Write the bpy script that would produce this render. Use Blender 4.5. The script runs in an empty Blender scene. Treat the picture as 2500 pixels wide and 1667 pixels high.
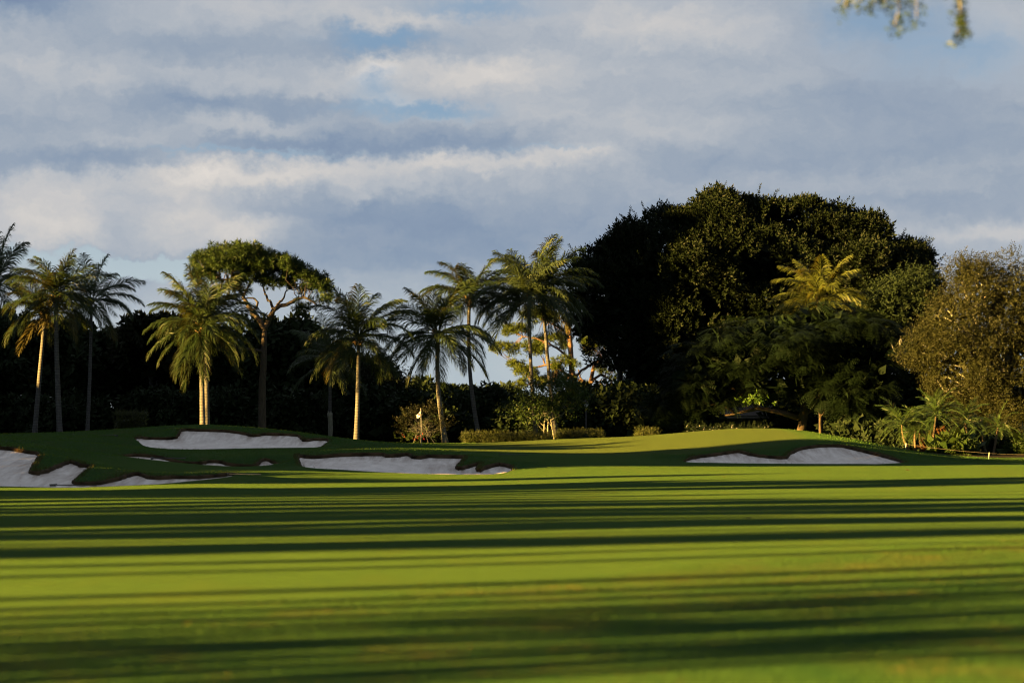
import bpy, math, random
import numpy as np
from mathutils import Vector, Matrix
from mathutils.geometry import delaunay_2d_cdt

random.seed(7)
RNG = np.random.default_rng(11)
SC = bpy.context.scene
COL = SC.collection
PI = math.pi

# ------------------------------------------------------------------ camera
F = 5903.0          # focal length in photograph pixels (85 mm on a 36 mm sensor, 2500 px wide)
V0 = 1040.0         # row of the eye-level horizon in the photograph
EYE = 1.6
cam_data = bpy.data.cameras.new('camera')
cam = bpy.data.objects.new('camera', cam_data)
COL.objects.link(cam)
cam.location = (0, 0, EYE)
cam.rotation_euler = (PI / 2, 0, 0)
cam_data.lens = 85
cam_data.sensor_width = 36
cam_data.shift_y = (V0 - 833.5) / 2500
cam_data.clip_start = 0.5
cam_data.clip_end = 20000
cam_data.dof.use_dof = True
cam_data.dof.focus_distance = 140
cam_data.dof.aperture_fstop = 1.2
SC.camera = cam

# ------------------------------------------------------------------ sun, sky, exposure
SUN_EL = math.radians(7.0)
AZ = math.radians(62.0)                     # heading of the light, clockwise from +Y
A2 = np.array([math.sin(AZ), math.cos(AZ)])  # light heading in plan
N2 = np.array([-math.cos(AZ), math.sin(AZ)])  # across the light
sun_data = bpy.data.lights.new('sun', 'SUN')
sun_data.energy = 5.0
sun_data.angle = math.radians(0.6)
sun_data.color = (1.0, 0.56, 0.13)
sun = bpy.data.objects.new('sun', sun_data)
COL.objects.link(sun)
_d = Vector((A2[0] * math.cos(SUN_EL), A2[1] * math.cos(SUN_EL), -math.sin(SUN_EL)))
sun.rotation_euler = _d.to_track_quat('-Z', 'Y').to_euler()
sun.location = (-60, -40, 40)

SC.view_settings.view_transform = 'Standard'
SC.view_settings.look = 'None'
SC.view_settings.gamma = 1
SC.view_settings.use_curve_mapping = False
SC.view_settings.exposure = 3.9
EXPO = 2.0 ** SC.view_settings.exposure

SC.render.engine = 'CYCLES'
SC.cycles.max_bounces = 4
SC.cycles.diffuse_bounces = 2
SC.cycles.glossy_bounces = 1
SC.cycles.transmission_bounces = 2
SC.cycles.transparent_max_bounces = 4
SC.cycles.use_denoising = True
SC.cycles.filter_width = 1.1
SC.cycles.caustics_reflective = False
SC.cycles.caustics_refractive = False

world = bpy.data.worlds.new('World')
SC.world = world
world.use_nodes = True


class NT:
    """small helper for building node trees"""
    def __init__(s, tree):
        s.t = tree
        tree.nodes.clear()

    def n(s, kind, **kw):
        nd = s.t.nodes.new(kind)
        ins = kw.pop('ins', None)
        for k, v in kw.items():
            setattr(nd, k, v)
        if ins:
            for k, v in ins.items():
                s.set(nd.inputs[k], v)
        return nd

    def set(s, sock, v):
        if isinstance(v, bpy.types.NodeSocket):
            s.t.links.new(v, sock)
        else:
            sock.default_value = v

    def math(s, op, a, b=None, c=None, clamp=False):
        nd = s.t.nodes.new('ShaderNodeMath')
        nd.operation = op
        nd.use_clamp = clamp
        for i, v in enumerate((a, b, c)):
            if v is not None:
                s.set(nd.inputs[i], v)
        return nd.outputs[0]

    def vmath(s, op, a, b=None, c=None, out=0):
        nd = s.t.nodes.new('ShaderNodeVectorMath')
        nd.operation = op
        for i, v in enumerate((a, b, c)):
            if v is not None:
                s.set(nd.inputs[i], v)
        return nd.outputs['Value'] if op in ('DOT_PRODUCT', 'LENGTH') else nd.outputs[0]

    def mix(s, fac, a, b, blend='MIX'):
        nd = s.t.nodes.new('ShaderNodeMix')
        nd.data_type = 'RGBA'
        nd.blend_type = blend
        s.set(nd.inputs[0], fac)
        s.set(nd.inputs[6], a)
        s.set(nd.inputs[7], b)
        return nd.outputs[2]

    def rng(s, v, a, b, c=0.0, d=1.0, smooth=False):
        nd = s.t.nodes.new('ShaderNodeMapRange')
        nd.interpolation_type = 'SMOOTHSTEP' if smooth else 'LINEAR'
        s.set(nd.inputs[0], v)
        for i, x in enumerate((a, b, c, d)):
            s.set(nd.inputs[i + 1], x)
        return nd.outputs[0]

    def noise(s, vec, scale, detail=3, rough=0.5, dist=0.0, col=False):
        nd = s.t.nodes.new('ShaderNodeTexNoise')
        s.set(nd.inputs['Vector'], vec)
        nd.inputs['Scale'].default_value = scale
        nd.inputs['Detail'].default_value = detail
        nd.inputs['Roughness'].default_value = rough
        nd.inputs['Distortion'].default_value = dist
        return nd.outputs['Color' if col else 'Fac']


def c4(r, g, b):
    return (r, g, b, 1.0)


def build_sky():
    g = NT(world.node_tree)
    out = g.n('ShaderNodeOutputWorld')
    tc = g.n('ShaderNodeTexCoord')
    d = tc.outputs['Generated']
    sx = g.n('ShaderNodeSeparateXYZ', ins={0: d})
    az = g.math('ARCTAN2', sx.outputs[0], sx.outputs[1])
    el = g.math('ARCSINE', sx.outputs[2])
    deg = 180 / PI
    P = g.n('ShaderNodeCombineXYZ', ins={0: g.math('MULTIPLY', az, deg), 1: g.math('MULTIPLY', el, deg)}).outputs[0]
    # domain warp: cloud edges billow instead of following smooth ovals
    Pn = g.vmath('MULTIPLY', P, (0.55, 1.1, 1))
    w1 = g.vmath('SUBTRACT', g.noise(Pn, 0.55, 2, 0.5, col=True), (0.5, 0.5, 0.5))
    w2 = g.vmath('SUBTRACT', g.noise(g.vmath('MULTIPLY', P, (0.8, 1.1, 1)), 1.3, 5, 0.6, col=True), (0.5, 0.5, 0.5))
    Q = g.vmath('MULTIPLY_ADD', w1, (1.2, 0.5, 0), P)
    Q = g.vmath('MULTIPLY_ADD', w2, (1.5, 0.95, 0), Q)

    w3 = g.vmath('SUBTRACT', g.noise(g.vmath('MULTIPLY', P, (0.9, 1.0, 1)), 4.2, 4, 0.6, col=True), (0.5, 0.5, 0.5))
    Q = g.vmath('MULTIPLY_ADD', w3, (0.55, 0.42, 0), Q)

    def blobs(lst, start, gain=1.0):
        acc = start
        for (u, v, su, sv, amp) in lst:
            amp = amp * (.8 if amp < 0 else .82)
            u, v, su, sv = [k * 1.0629 for k in (u, v, su, sv)]
            ca = math.degrees(math.atan((u - 1250) / F))
            ce = math.degrees(math.atan((V0 - v) / F))
            ia = 1 / (su / F * deg)
            ie = 1 / (sv / F * deg)
            q = g.vmath('MULTIPLY_ADD', Q, (ia, ie, 0), (-ca * ia, -ce * ie, 0))
            r2 = g.vmath('DOT_PRODUCT', q, q)
            e = g.math('POWER', 0.6065, r2)
            acc = g.math('MULTIPLY_ADD', e, amp * gain, acc)
        return acc

    light = [  # (u, v, spread u, spread v, amount) of lit and shaded cloud, where the photograph shows them
        (1110, 165, 130, 30, .75), (640, 405, 210, 24, .62), (470, 405, 90, 24, .35), (1080, 378, 190, 13, .5),
        (1330, 350, 70, 14, .6), (590, 525, 75, 24, .6), (440, 510, 80, 50, .45), (60, 505, 120, 45, .62),
        (130, 545, 60, 18, .3), (110, 435, 110, 22, .2), (200, 150, 230, 60, .3), (320, 330, 70, 16, .25),
        (1480, 60, 220, 45, .3), (1400, 290, 250, 32, .28), (2260, 110, 120, 55, .3), (2300, 545, 90, 18, .45),
        (680, 205, 120, 20, .3), (600, 290, 90, 14, .3), (862, 172, 38, 26, 1.3), (885, 236, 50, 14, 1.1),
        (920, 50, 90, 14, .5), (1750, 210, 220, 40, .12), (620, 20, 200, 22, .25), (820, 455, 18, 16, .4),
        (30, 20, 110, 30, -1.1), (430, 115, 250, 32, -.5), (480, 240, 230, 24, -.6), (880, 335, 300, 17, -.8),
        (200, 375, 190, 22, -.6), (1250, 530, 350, 50, -.5), (840, 500, 190, 50, -.45), (900, 600, 320, 26, -.42),
        (2050, 260, 280, 55, -.5), (2100, 345, 300, 22, -.25), (1780, 385, 220, 22, -.3), (900, 110, 130, 18, -.3),
        (2000, 60, 130, 40, -.25), (2000, 470, 300, 30, -.3), (1000, 300, 200, 12, -.3), (40, 300, 120, 20, -.25),
        (280, 590, 120, 12, -.2), (1640, 140, 160, 20, -.1),
    ]
    gaps = [
        (880, 95, 110, 20, .55), (865, 195, 60, 32, .5), (985, 255, 120, 20, .6), (1090, 20, 160, 24, .45),
        (2190, 130, 200, 60, .45), (310, 612, 150, 17, 1.5), (560, 352, 190, 7, .5), (1250, 345, 130, 7, .35),
        (60, 590, 80, 14, .5), (1990, 30, 120, 40, .4), (760, 250, 90, 14, .25),
    ]
    fbm = g.math('SUBTRACT', g.noise(g.vmath('MULTIPLY', Q, (0.20, 0.62, 1)), 1.0, 6, 0.58), 0.5)
    fine = g.math('SUBTRACT', g.noise(g.vmath('MULTIPLY', Q, (0.85, 1.35, 1)), 1.0, 6, 0.62), 0.5)
    L0 = g.math('ADD', 0.13, g.math('MULTIPLY_ADD', fbm, 0.75, g.math('MULTIPLY', fine, 0.6)))
    L = blobs(light, L0)
    B = blobs(gaps, g.math('MULTIPLY_ADD', fine, 0.5, g.math('MULTIPLY', g.math('SUBTRACT', fbm, 0.14), 0.6)), 1.7)
    # cloud colour: blue-grey underside, grey-lilac body, cream where the low sun reaches
    ramp = g.n('ShaderNodeValToRGB', ins={0: g.rng(L, -1.0, 1.0)})
    e = ramp.color_ramp.elements
    e[0].position, e[0].color = 0.05, c4(.165, .235, .375)
    e[1].position, e[1].color = 0.98, c4(.76, .71, .66)
    for p, c in ((.30, (.25, .325, .44)), (.47, (.335, .395, .48)), (.62, (.45, .485, .535)), (.80, (.61, .595, .585))):
        k = e.new(p)
        k.color = c4(*c)
    sky = g.n('ShaderNodeTexSky')
    sky.sky_type = 'NISHITA'
    sky.sun_disc = False
    sky.sun_elevation = SUN_EL
    sky.sun_rotation = AZ + PI
    sky.air_density = 1.0
    sky.dust_density = 0.6
    sky.ozone_density = 2.0
    # clear air between the clouds, paler towards the horizon
    pale = g.rng(el, math.radians(2.5), math.radians(9.0), 1.0, 0.0, smooth=True)
    air = g.mix(pale, c4(.215, .385, .60), c4(.57, .68, .74))
    clear = g.mix(0.8, g.mix(1.0, sky.outputs[0], c4(.06, .06, .06), 'MULTIPLY'), air)
    low = g.rng(el, math.radians(0.5), math.radians(4.6), 0.68, 0.0, smooth=True)
    gap = g.math('MAXIMUM', g.rng(B, 0.02, 0.9, 0, 0.9, smooth=True), low)
    colr = g.mix(gap, ramp.outputs[0], clear)
    bg = g.n('ShaderNodeBackground', ins={0: colr, 1: 1.0 / EXPO})
    g.t.links.new(bg.outputs[0], out.inputs[0])


build_sky()
world.cycles.sampling_method = 'MANUAL'
world.cycles.sample_map_resolution = 512

# ------------------------------------------------------------------ helpers


def px(u, v, d):
    """world point seen at photograph pixel (u, v) at distance d"""
    return np.array([(u - 1250) / F * d, d, EYE - (v - V0) / F * d])


def new_obj(name, mesh, parent=None, mats=()):
    o = bpy.data.objects.new(name, mesh)
    COL.objects.link(o)
    if parent is not None:
        o.parent = parent
    return o


def make_mesh(name, V, quads=None, tris=None, mat=None, smooth=False):
    V = np.asarray(V, dtype=np.float32).reshape(-1, 3)
    me = bpy.data.meshes.new(name)
    nq = 0 if quads is None else len(quads)
    nt = 0 if tris is None else len(tris)
    loops = []
    if nq:
        loops.append(np.asarray(quads, dtype=np.int32).ravel())
    if nt:
        loops.append(np.asarray(tris, dtype=np.int32).ravel())
    loops = np.concatenate(loops)
    me.vertices.add(len(V))
    me.vertices.foreach_set('co', V.ravel())
    me.loops.add(len(loops))
    me.loops.foreach_set('vertex_index', loops)
    me.polygons.add(nq + nt)
    start = np.concatenate([np.arange(nq) * 4, nq * 4 + np.arange(nt) * 3]).astype(np.int32)
    total = np.concatenate([np.full(nq, 4), np.full(nt, 3)]).astype(np.int32)
    me.polygons.foreach_set('loop_start', start)
    me.polygons.foreach_set('loop_total', total)
    if smooth:
        me.polygons.foreach_set('use_smooth', np.ones(nq + nt, dtype=bool))
    me.update(calc_edges=True)
    me.validate()
    if mat is not None:
        me.materials.append(mat)
    return me


class MB:
    """collects geometry into one mesh"""
    def __init__(s):
        s.V, s.Q, s.T, s.n = [], [], [], 0

    def add(s, V, quads=None, tris=None):
        V = np.asarray(V, float).reshape(-1, 3)
        if quads is not None and len(quads):
            s.Q.append(np.asarray(quads, int) + s.n)
        if tris is not None and len(tris):
            s.T.append(np.asarray(tris, int) + s.n)
        s.V.append(V)
        s.n += len(V)

    def tube(s, pts, rad, n=7, cap=True):
        pts = np.asarray(pts, float)
        rad = np.broadcast_to(np.asarray(rad, float), (len(pts),))
        tan = np.gradient(pts, axis=0)
        tan /= np.linalg.norm(tan, axis=1, keepdims=True) + 1e-9
        ref = np.array([0.31, 0.95, 0.05])
        a = np.cross(tan, ref)
        bad = np.linalg.norm(a, axis=1) < 0.15
        a[bad] = np.cross(tan[bad], np.array([1.0, 0.1, 0]))
        a /= np.linalg.norm(a, axis=1, keepdims=True)
        b = np.cross(tan, a)
        th = np.arange(n) / n * 2 * PI
        V = pts[:, None, :] + rad[:, None, None] * (np.cos(th)[None, :, None] * a[:, None, :] + np.sin(th)[None, :, None] * b[:, None, :])
        V = V.reshape(-1, 3)
        m = len(pts)
        i, j = np.meshgrid(np.arange(m - 1), np.arange(n), indexing='ij')
        j2 = (j + 1) % n
        q = np.stack([i * n + j, i * n + j2, (i + 1) * n + j2, (i + 1) * n + j], -1).reshape(-1, 4)
        t = []
        if cap:
            V = np.vstack([V, pts[0], pts[-1]])
            for k in range(n):
                t.append((k, m * n, (k + 1) % n))
                t.append(((m - 1) * n + k, (m - 1) * n + (k + 1) % n, m * n + 1))
        s.add(V, q, t)

    def box(s, c, h, rot=0.0):
        c = np.asarray(c, float)
        V = np.array([[x, y, z] for x in (-1, 1) for y in (-1, 1) for z in (-1, 1)], float) * np.asarray(h, float)
        cr, sr = math.cos(rot), math.sin(rot)
        V = np.stack([V[:, 0] * cr - V[:, 1] * sr, V[:, 0] * sr + V[:, 1] * cr, V[:, 2]], -1) + c
        s.add(V, [(0, 1, 3, 2), (4, 6, 7, 5), (0, 4, 5, 1), (2, 3, 7, 6), (0, 2, 6, 4), (1, 5, 7, 3)])

    def obj(s, name, mat, parent=None, smooth=False):
        me = make_mesh(name, np.vstack(s.V), np.vstack(s.Q) if s.Q else None, np.vstack(s.T) if s.T else None, mat, smooth)
        return new_obj(name, me, parent)


def tag(o, label=None, cat=None, group=None, kind=None):
    if label:
        o['label'] = label
    if cat:
        o['category'] = cat
    if group:
        o['group'] = group
    if kind:
        o['kind'] = kind
    return o


def thing(name, loc, label, cat, group=None):
    o = bpy.data.objects.new(name, None)
    COL.objects.link(o)
    o.location = loc
    o.empty_display_size = 0.3
    bpy.context.view_layer.update() if False else None
    return tag(o, label, cat, group)


def put(child, root):
    """parent a mesh whose vertices are in world coordinates under an unrotated root"""
    child.parent = root
    child.matrix_parent_inverse = Matrix.Translation(root.location).inverted()
    return child


def norm(v):
    return v / (np.linalg.norm(v, axis=-1, keepdims=True) + 1e-9)


def frames(axis, roll):
    """rotation matrices (N,3,3) whose third column is axis"""
    z = norm(axis)
    ref = np.where(np.abs(z[:, 2:3]) > 0.95, np.array([[1.0, 0, 0]]), np.array([[0, 0, 1.0]]))
    x = norm(np.cross(ref, z))
    y = np.cross(z, x)
    c, s = np.cos(roll)[:, None], np.sin(roll)[:, None]
    return np.stack([x * c + y * s, -x * s + y * c, z], -1)


def scatter(mb, tv, tq, pos, axis, scale, roll=None):
    """copies of a template (vertices tv, quads tq) at pos along axis"""
    n = len(pos)
    if n == 0:
        return
    if roll is None:
        roll = RNG.uniform(0, 2 * PI, n)
    R = frames(axis, roll)
    V = np.einsum('nij,mj->nmi', R, tv) * np.asarray(scale, float).reshape(-1, 1, 1) + pos[:, None, :]
    m = len(tv)
    Q = (np.arange(n) * m)[:, None, None] + np.asarray(tq)[None]
    mb.add(V.reshape(-1, 3), Q.reshape(-1, 4))


def leaf_quad(base, d, up, L, W):
    """rhombus leaf from base along d"""
    d = np.asarray(d, float) / np.linalg.norm(d)
    s = np.cross(d, up)
    s /= np.linalg.norm(s) + 1e-9
    b = np.asarray(base, float)
    return [b, b + d * L * .45 + s * W / 2, b + d * L, b + d * L * .45 - s * W / 2]


def template(kind, seed=1):
    r = random.Random(seed)
    V, Q = [], []

    def leaf(*a):
        n = len(V)
        V.extend(leaf_quad(*a))
        Q.append((n, n + 1, n + 2, n + 3))
    if kind == 'sprig':          # upright leafy twig (fig)
        for i in range(9):
            h = 0.08 + i * 0.052
            a = i * 2.4 + r.uniform(-.3, .3)
            t = r.uniform(.5, .95) if i < 8 else .1
            d = (math.cos(a) * t, math.sin(a) * t, 1 - t * .55)
            leaf((0, 0, h), d, (math.sin(a), -math.cos(a) , .6), r.uniform(.19, .27), r.uniform(.09, .12))
    elif kind == 'clump':        # loose ball of broad leaves
        for i in range(6):
            a = r.uniform(0, 2 * PI)
            z = r.uniform(-.6, 1)
            q = math.sqrt(max(0, 1 - z * z))
            d = (q * math.cos(a), q * math.sin(a), z)
            leaf((r.uniform(-.15, .15), r.uniform(-.15, .15), r.uniform(-.15, .15)), d, (r.uniform(-1, 1), r.uniform(-1, 1), 1), r.uniform(.32, .5), r.uniform(.15, .23))
    elif kind == 'card':         # few big leaves, for dense interiors
        for i in range(4):
            a = r.uniform(0, 2 * PI)
            leaf((r.uniform(-.3, .3), r.uniform(-.3, .3), r.uniform(-.3, .3)), (math.cos(a), math.sin(a), r.uniform(-.6, .6)), (r.uniform(-1, 1), r.uniform(-1, 1), 1), 1.0, .6)
    elif kind == 'feather':      # twice-feathered drooping spray; axis points outwards along +z
        for k in (-1, 0, 1):
            a0 = k * .55
            L = .95 if k == 0 else .75
            for i in range(7):
                t = (i + 1) / 7
                y = math.cos(a0) * L * t
                x = math.sin(a0) * L * t
                drop = -.34 * t * t
                for s in (-1, 1):
                    leaf((x, drop, y), (math.cos(a0) * s + math.sin(a0) * .4, -.28, math.cos(a0) * .55 - math.sin(a0) * s * .6), (0, 1, 0), .24 * (1.1 - .45 * t), .085)
    elif kind == 'fine':         # hanging twig with small leaves (oak)
        for i in range(12):
            h = .05 + i * .055
            a = i * 2.4 + r.uniform(-.5, .5)
            leaf((0, 0, h), (math.cos(a), math.sin(a), r.uniform(0, .9)), (r.uniform(-1, 1), r.uniform(-1, 1), .5), r.uniform(.09, .14), r.uniform(.045, .065))
    elif kind == 'needles':      # pine tuft
        for i in range(18):
            a = r.uniform(0, 2 * PI)
            z = r.uniform(-.25, 1)
            q = math.sqrt(max(0, 1 - z * z))
            leaf((0, 0, 0), (q * math.cos(a), q * math.sin(a), z), (r.uniform(-1, 1), r.uniform(-1, 1), .3), r.uniform(.26, .38), .038)
    return np.array(V), np.array(Q)


TPL = {k: [template(k, s) for s in range(1, 5)] for k in ('sprig', 'clump', 'card', 'feather', 'fine', 'needles')}


def strew(mb, kind, pos, axis, scale):
    """scatter with the four variants of a template"""
    w = RNG.integers(0, 4, len(pos))
    for k in range(4):
        m = w == k
        tv, tq = TPL[kind][k]
        scatter(mb, tv, tq, pos[m], axis[m], np.broadcast_to(scale, (len(pos),))[m])


def rand_dirs(n):
    v = RNG.normal(size=(n, 3))
    return norm(v)


def crown_points(lobes, n, sub=14, subr=0.36, shell=0.25, low=-0.55):
    """points and outward directions on lumpy lobes (centre, radii): every lobe carries smaller lobes on its surface"""
    C, R = [], []
    for c, r in lobes:
        c, r = np.asarray(c, float), np.asarray(r, float)
        d = rand_dirs(sub)
        d[:, 2] = np.where(d[:, 2] < low, -d[:, 2], d[:, 2])
        f = RNG.uniform(.6, .9, sub)
        C.append(c + d * r * f[:, None])
        R.append(r * RNG.uniform(.75, 1.25, sub)[:, None] * subr)
    C, R = np.vstack(C), np.vstack(R)
    area = R.prod(1) ** (2 / 3)
    k = RNG.choice(len(C), n, p=area / area.sum())
    d = rand_dirs(n)
    p = C[k] + d * R[k] * (1 - shell * RNG.random(n)[:, None] ** 1.5)
    keep = np.ones(n, bool)
    for c, r in lobes:                      # drop what lies deep inside
        q = (p - np.asarray(c)) / np.asarray(r)
        keep &= ~((q ** 2).sum(1) < 0.42)
    return p[keep], d[keep]


def core_points(lobes, n, f=0.58):
    C = np.array([l[0] for l in lobes], float)
    R = np.array([l[1] for l in lobes], float)
    w = R.prod(1)
    k = RNG.choice(len(C), n, p=w / w.sum())
    return C[k] + rand_dirs(n) * R[k] * f * RNG.random(n)[:, None] ** (1 / 3)


def lobes_px(lst, d):
    """lobes given in photograph pixels: (u, v, ru, rv[, depth offset, depth radius])"""
    out = []
    for l in lst:
        dd = d + (l[4] if len(l) > 4 else 0)
        k = dd / F
        rd = l[5] if len(l) > 5 else l[2] * k * .8
        out.append((px(l[0], l[1], dd), np.array([l[2] * k, rd, l[3] * k])))
    return out


# ------------------------------------------------------------------ materials


def leaf_mat(name, c1, c2, trans=.25, rough=.5, spec=.25, tint=None, clump=None):
    m = bpy.data.materials.new(name)
    m.use_nodes = True
    g = NT(m.node_tree)
    out = g.n('ShaderNodeOutputMaterial')
    c1, c2 = [tuple(a * b for a, b in zip(c, (.70, .86, 1.0))) for c in (c1, c2)]
    geo = g.n('ShaderNodeNewGeometry')
    r = geo.outputs['Random Per Island']
    nz = g.noise(geo.outputs['Position'], 0.55, 2)
    f = g.math('ADD', g.math('MULTIPLY', r, .6), g.rng(nz, .3, .7, 0, .4))
    col = g.mix(f, c4(*c1), c4(*c2))
    if clump:
        col = g.mix(g.rng(g.noise(geo.outputs['Position'], 0.9, 2), .56, .72, 0, .8), col, c4(*clump))
    p = g.n('ShaderNodeBsdfPrincipled', ins={'Base Color': col, 'Roughness': rough, 'Specular IOR Level': spec})
    t = g.n('ShaderNodeBsdfTranslucent', ins={'Color': g.mix(.5, col, c4(*(tint or (c2[0] * 1.6, c2[1] * 1.3, c2[2] * .6))))})
    mx = g.n('ShaderNodeMixShader', ins={0: trans, 1: p.outputs[0], 2: t.outputs[0]})
    g.t.links.new(mx.outputs[0], out.inputs[0])
    return m


def bark_mat(name, c1, c2, scale=(6, 6, 2), ring=0.0, bump=.6):
    m = bpy.data.materials.new(name)
    m.use_nodes = True
    g = NT(m.node_tree)
    out = g.n('ShaderNodeOutputMaterial')
    c1, c2 = [tuple(a * b for a, b in zip(c, (.66, .82, 1.0))) for c in (c1, c2)]
    geo = g.n('ShaderNodeNewGeometry')
    pos = geo.outputs['Position']
    nz = g.noise(g.vmath('MULTIPLY', pos, scale), 1.0, 4, .65)
    h = nz
    if ring:
        z = g.n('ShaderNodeSeparateXYZ', ins={0: pos}).outputs[2]
        zz = g.math('ADD', z, g.math('MULTIPLY', nz, .06))
        w = g.math('FRACT', g.math('MULTIPLY', zz, ring))
        w = g.rng(w, 0, .35, 0, 1, smooth=True)
        h = g.math('MULTIPLY', nz, g.math('MULTIPLY_ADD', w, .6, .4))
    col = g.mix(g.rng(h, .2, .7), c4(*c1), c4(*c2))
    b = g.n('ShaderNodeBump', ins={'Strength': bump, 'Distance': .06, 'Height': h})
    p = g.n('ShaderNodeBsdfPrincipled', ins={'Base Color': col, 'Roughness': .85, 'Specular IOR Level': .15, 'Normal': b.outputs[0]})
    g.t.links.new(p.outputs[0], out.inputs[0])
    return m


def plain_mat(name, col, rough=.6, spec=.3, metal=0.0, var=.15, scale=8.0):
    m = bpy.data.materials.new(name)
    m.use_nodes = True
    g = NT(m.node_tree)
    out = g.n('ShaderNodeOutputMaterial')
    geo = g.n('ShaderNodeNewGeometry')
    nz = g.noise(geo.outputs['Position'], scale, 4, .6)
    cc = g.mix(g.rng(nz, .3, .7), c4(*[k * (1 - var) for k in col]), c4(*[min(1, k * (1 + var)) for k in col]))
    p = g.n('ShaderNodeBsdfPrincipled', ins={'Base Color': cc, 'Roughness': rough, 'Specular IOR Level': spec, 'Metallic': metal})
    g.t.links.new(p.outputs[0], out.inputs[0])
    return m


def grass_mat():
    m = bpy.data.materials.new('turf')
    m.use_nodes = True
    m.cycles.use_bump_map_correction = False   # blade facets catch the grazing sun fully
    g = NT(m.node_tree)
    out = g.n('ShaderNodeOutputMaterial')
    geo = g.n('ShaderNodeNewGeometry')
    pos = geo.outputs['Position']
    rough = g.n('ShaderNodeAttribute', attribute_name='rough').outputs['Fac']
    green = g.n('ShaderNodeAttribute', attribute_name='green').outputs['Fac']
    flat = g.vmath('MULTIPLY', pos, (1, .22, 1))
    n1 = g.noise(pos, .12, 4, .6)
    n2 = g.noise(flat, 1.6, 5, .65)
    n3 = g.noise(pos, 9.0, 4, .7)
    n4 = g.noise(g.vmath('MULTIPLY', pos, (.5, .16, 1)), 1.0, 5, .7)
    fair = g.mix(g.rng(n1, .3, .7), c4(.028, .058, .012), c4(.036, .068, .014))
    fair = g.mix(g.rng(n2, .35, .75, 0, .45), fair, c4(.025, .051, .011))
    fair = g.mix(g.rng(n4, .50, .72, 0, .5), fair, c4(.043, .059, .011))
    fair = g.mix(g.rng(n3, .52, .8, 0, .35), fair, c4(.020, .042, .011))
    rgh = g.mix(g.rng(n2, .3, .7), c4(.014, .043, .010), c4(.024, .051, .011))
    dry = g.n('ShaderNodeAttribute', attribute_name='dry').outputs['Fac']
    brown = g.math('MULTIPLY', g.rng(g.noise(g.vmath('MULTIPLY', pos, (1, .5, 1)), .8, 5, .7), .52, .68, 0, .8), g.rng(n3, .35, .65))
    rgh = g.mix(brown, rgh, c4(.058, .046, .015))
    grn = g.mix(g.rng(n1, .3, .7), c4(.036, .055, .014), c4(.042, .061, .016))
    col = g.mix(rough, fair, rgh)
    col = g.mix(green, col, grn)
    col = g.mix(g.math('MULTIPLY', dry, g.rng(g.noise(g.vmath('MULTIPLY', pos, (.7, .45, 1)), 1.0, 4, .65), .36, .6, .05, .36)), col, c4(.060, .046, .013))
    # blades stand in every direction: the facing of the turf varies from point to point
    wn = g.n('ShaderNodeTexWhiteNoise', noise_dimensions='3D', ins={'Vector': g.vmath('MULTIPLY', pos, (913.7, 911.3, 917.1))})
    jit = g.vmath('MULTIPLY', g.vmath('SUBTRACT', wn.outputs['Color'], (.5, .5, .5)), (5.0, 5.0, 0))
    big = g.vmath('MULTIPLY', g.vmath('SUBTRACT', g.noise(pos, 14.0, 3, .7, col=True), (.5, .5, .5)), (2.0, 2.0, 0))
    nn = g.vmath('NORMALIZE', g.vmath('ADD', geo.outputs['Normal'], g.vmath('ADD', jit, big)))
    p = g.n('ShaderNodeBsdfPrincipled', ins={'Base Color': col, 'Roughness': .7, 'Specular IOR Level': .05, 'Normal': nn})
    g.t.links.new(p.outputs[0], out.inputs[0])
    return m


def sand_mat():
    m = bpy.data.materials.new('bunker_sand')
    m.use_nodes = True
    g = NT(m.node_tree)
    out = g.n('ShaderNodeOutputMaterial')
    geo = g.n('ShaderNodeNewGeometry')
    pos = geo.outputs['Position']
    n1 = g.noise(g.vmath('MULTIPLY', pos, (1.6, .5, 1)), 1.0, 6, .68)
    n2 = g.noise(g.vmath('MULTIPLY', pos, (5, 1.2, 2)), 1.0, 5, .7)
    col = g.mix(g.rng(n1, .3, .7), c4(.40, .365, .345), c4(.56, .525, .50))
    col = g.mix(g.rng(n2, .52, .72, 0, .42), col, c4(.25, .20, .165))
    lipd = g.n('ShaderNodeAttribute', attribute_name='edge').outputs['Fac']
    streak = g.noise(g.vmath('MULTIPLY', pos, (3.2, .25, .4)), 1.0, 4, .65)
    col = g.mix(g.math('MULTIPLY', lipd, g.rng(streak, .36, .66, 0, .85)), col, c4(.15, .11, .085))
    b = g.n('ShaderNodeBump', ins={'Strength': .5, 'Distance': .04, 'Height': g.math('ADD', n2, g.math('MULTIPLY', g.noise(pos, 12, 3), .4))})
    p = g.n('ShaderNodeBsdfPrincipled', ins={'Base Color': col, 'Roughness': .9, 'Specular IOR Level': .1, 'Normal': b.outputs[0]})
    g.t.links.new(p.outputs[0], out.inputs[0])
    return m


M = {}
M['turf'] = grass_mat()
M['sand'] = sand_mat()
M['dirt'] = plain_mat('lip_dirt', (.03, .020, .011), .95, .05, 0, .85, 1.6)
M['fringe'] = leaf_mat('fringe_grass', (.022, .040, .009), (.085, .062, .022), .25, .8, .05)
M['tuft'] = leaf_mat('tuft_grass', (.035, .075, .010), (.075, .11, .018), .3, .7, .08)
M['rough_blade'] = leaf_mat('rough_blades', (.020, .056, .008), (.045, .078, .011), .3, .7, .08, clump=(.085, .058, .018))
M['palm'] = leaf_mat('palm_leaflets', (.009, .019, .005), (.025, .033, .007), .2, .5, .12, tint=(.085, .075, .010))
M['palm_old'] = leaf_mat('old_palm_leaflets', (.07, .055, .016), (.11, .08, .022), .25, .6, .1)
M['palm_gold'] = leaf_mat('golden_palm_leaflets', (.044, .050, .008), (.092, .090, .012), .28, .45, .2, tint=(.17, .14, .014))  # copy of the palm leaflets with the gold of low sunlight put into the colour
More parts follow.
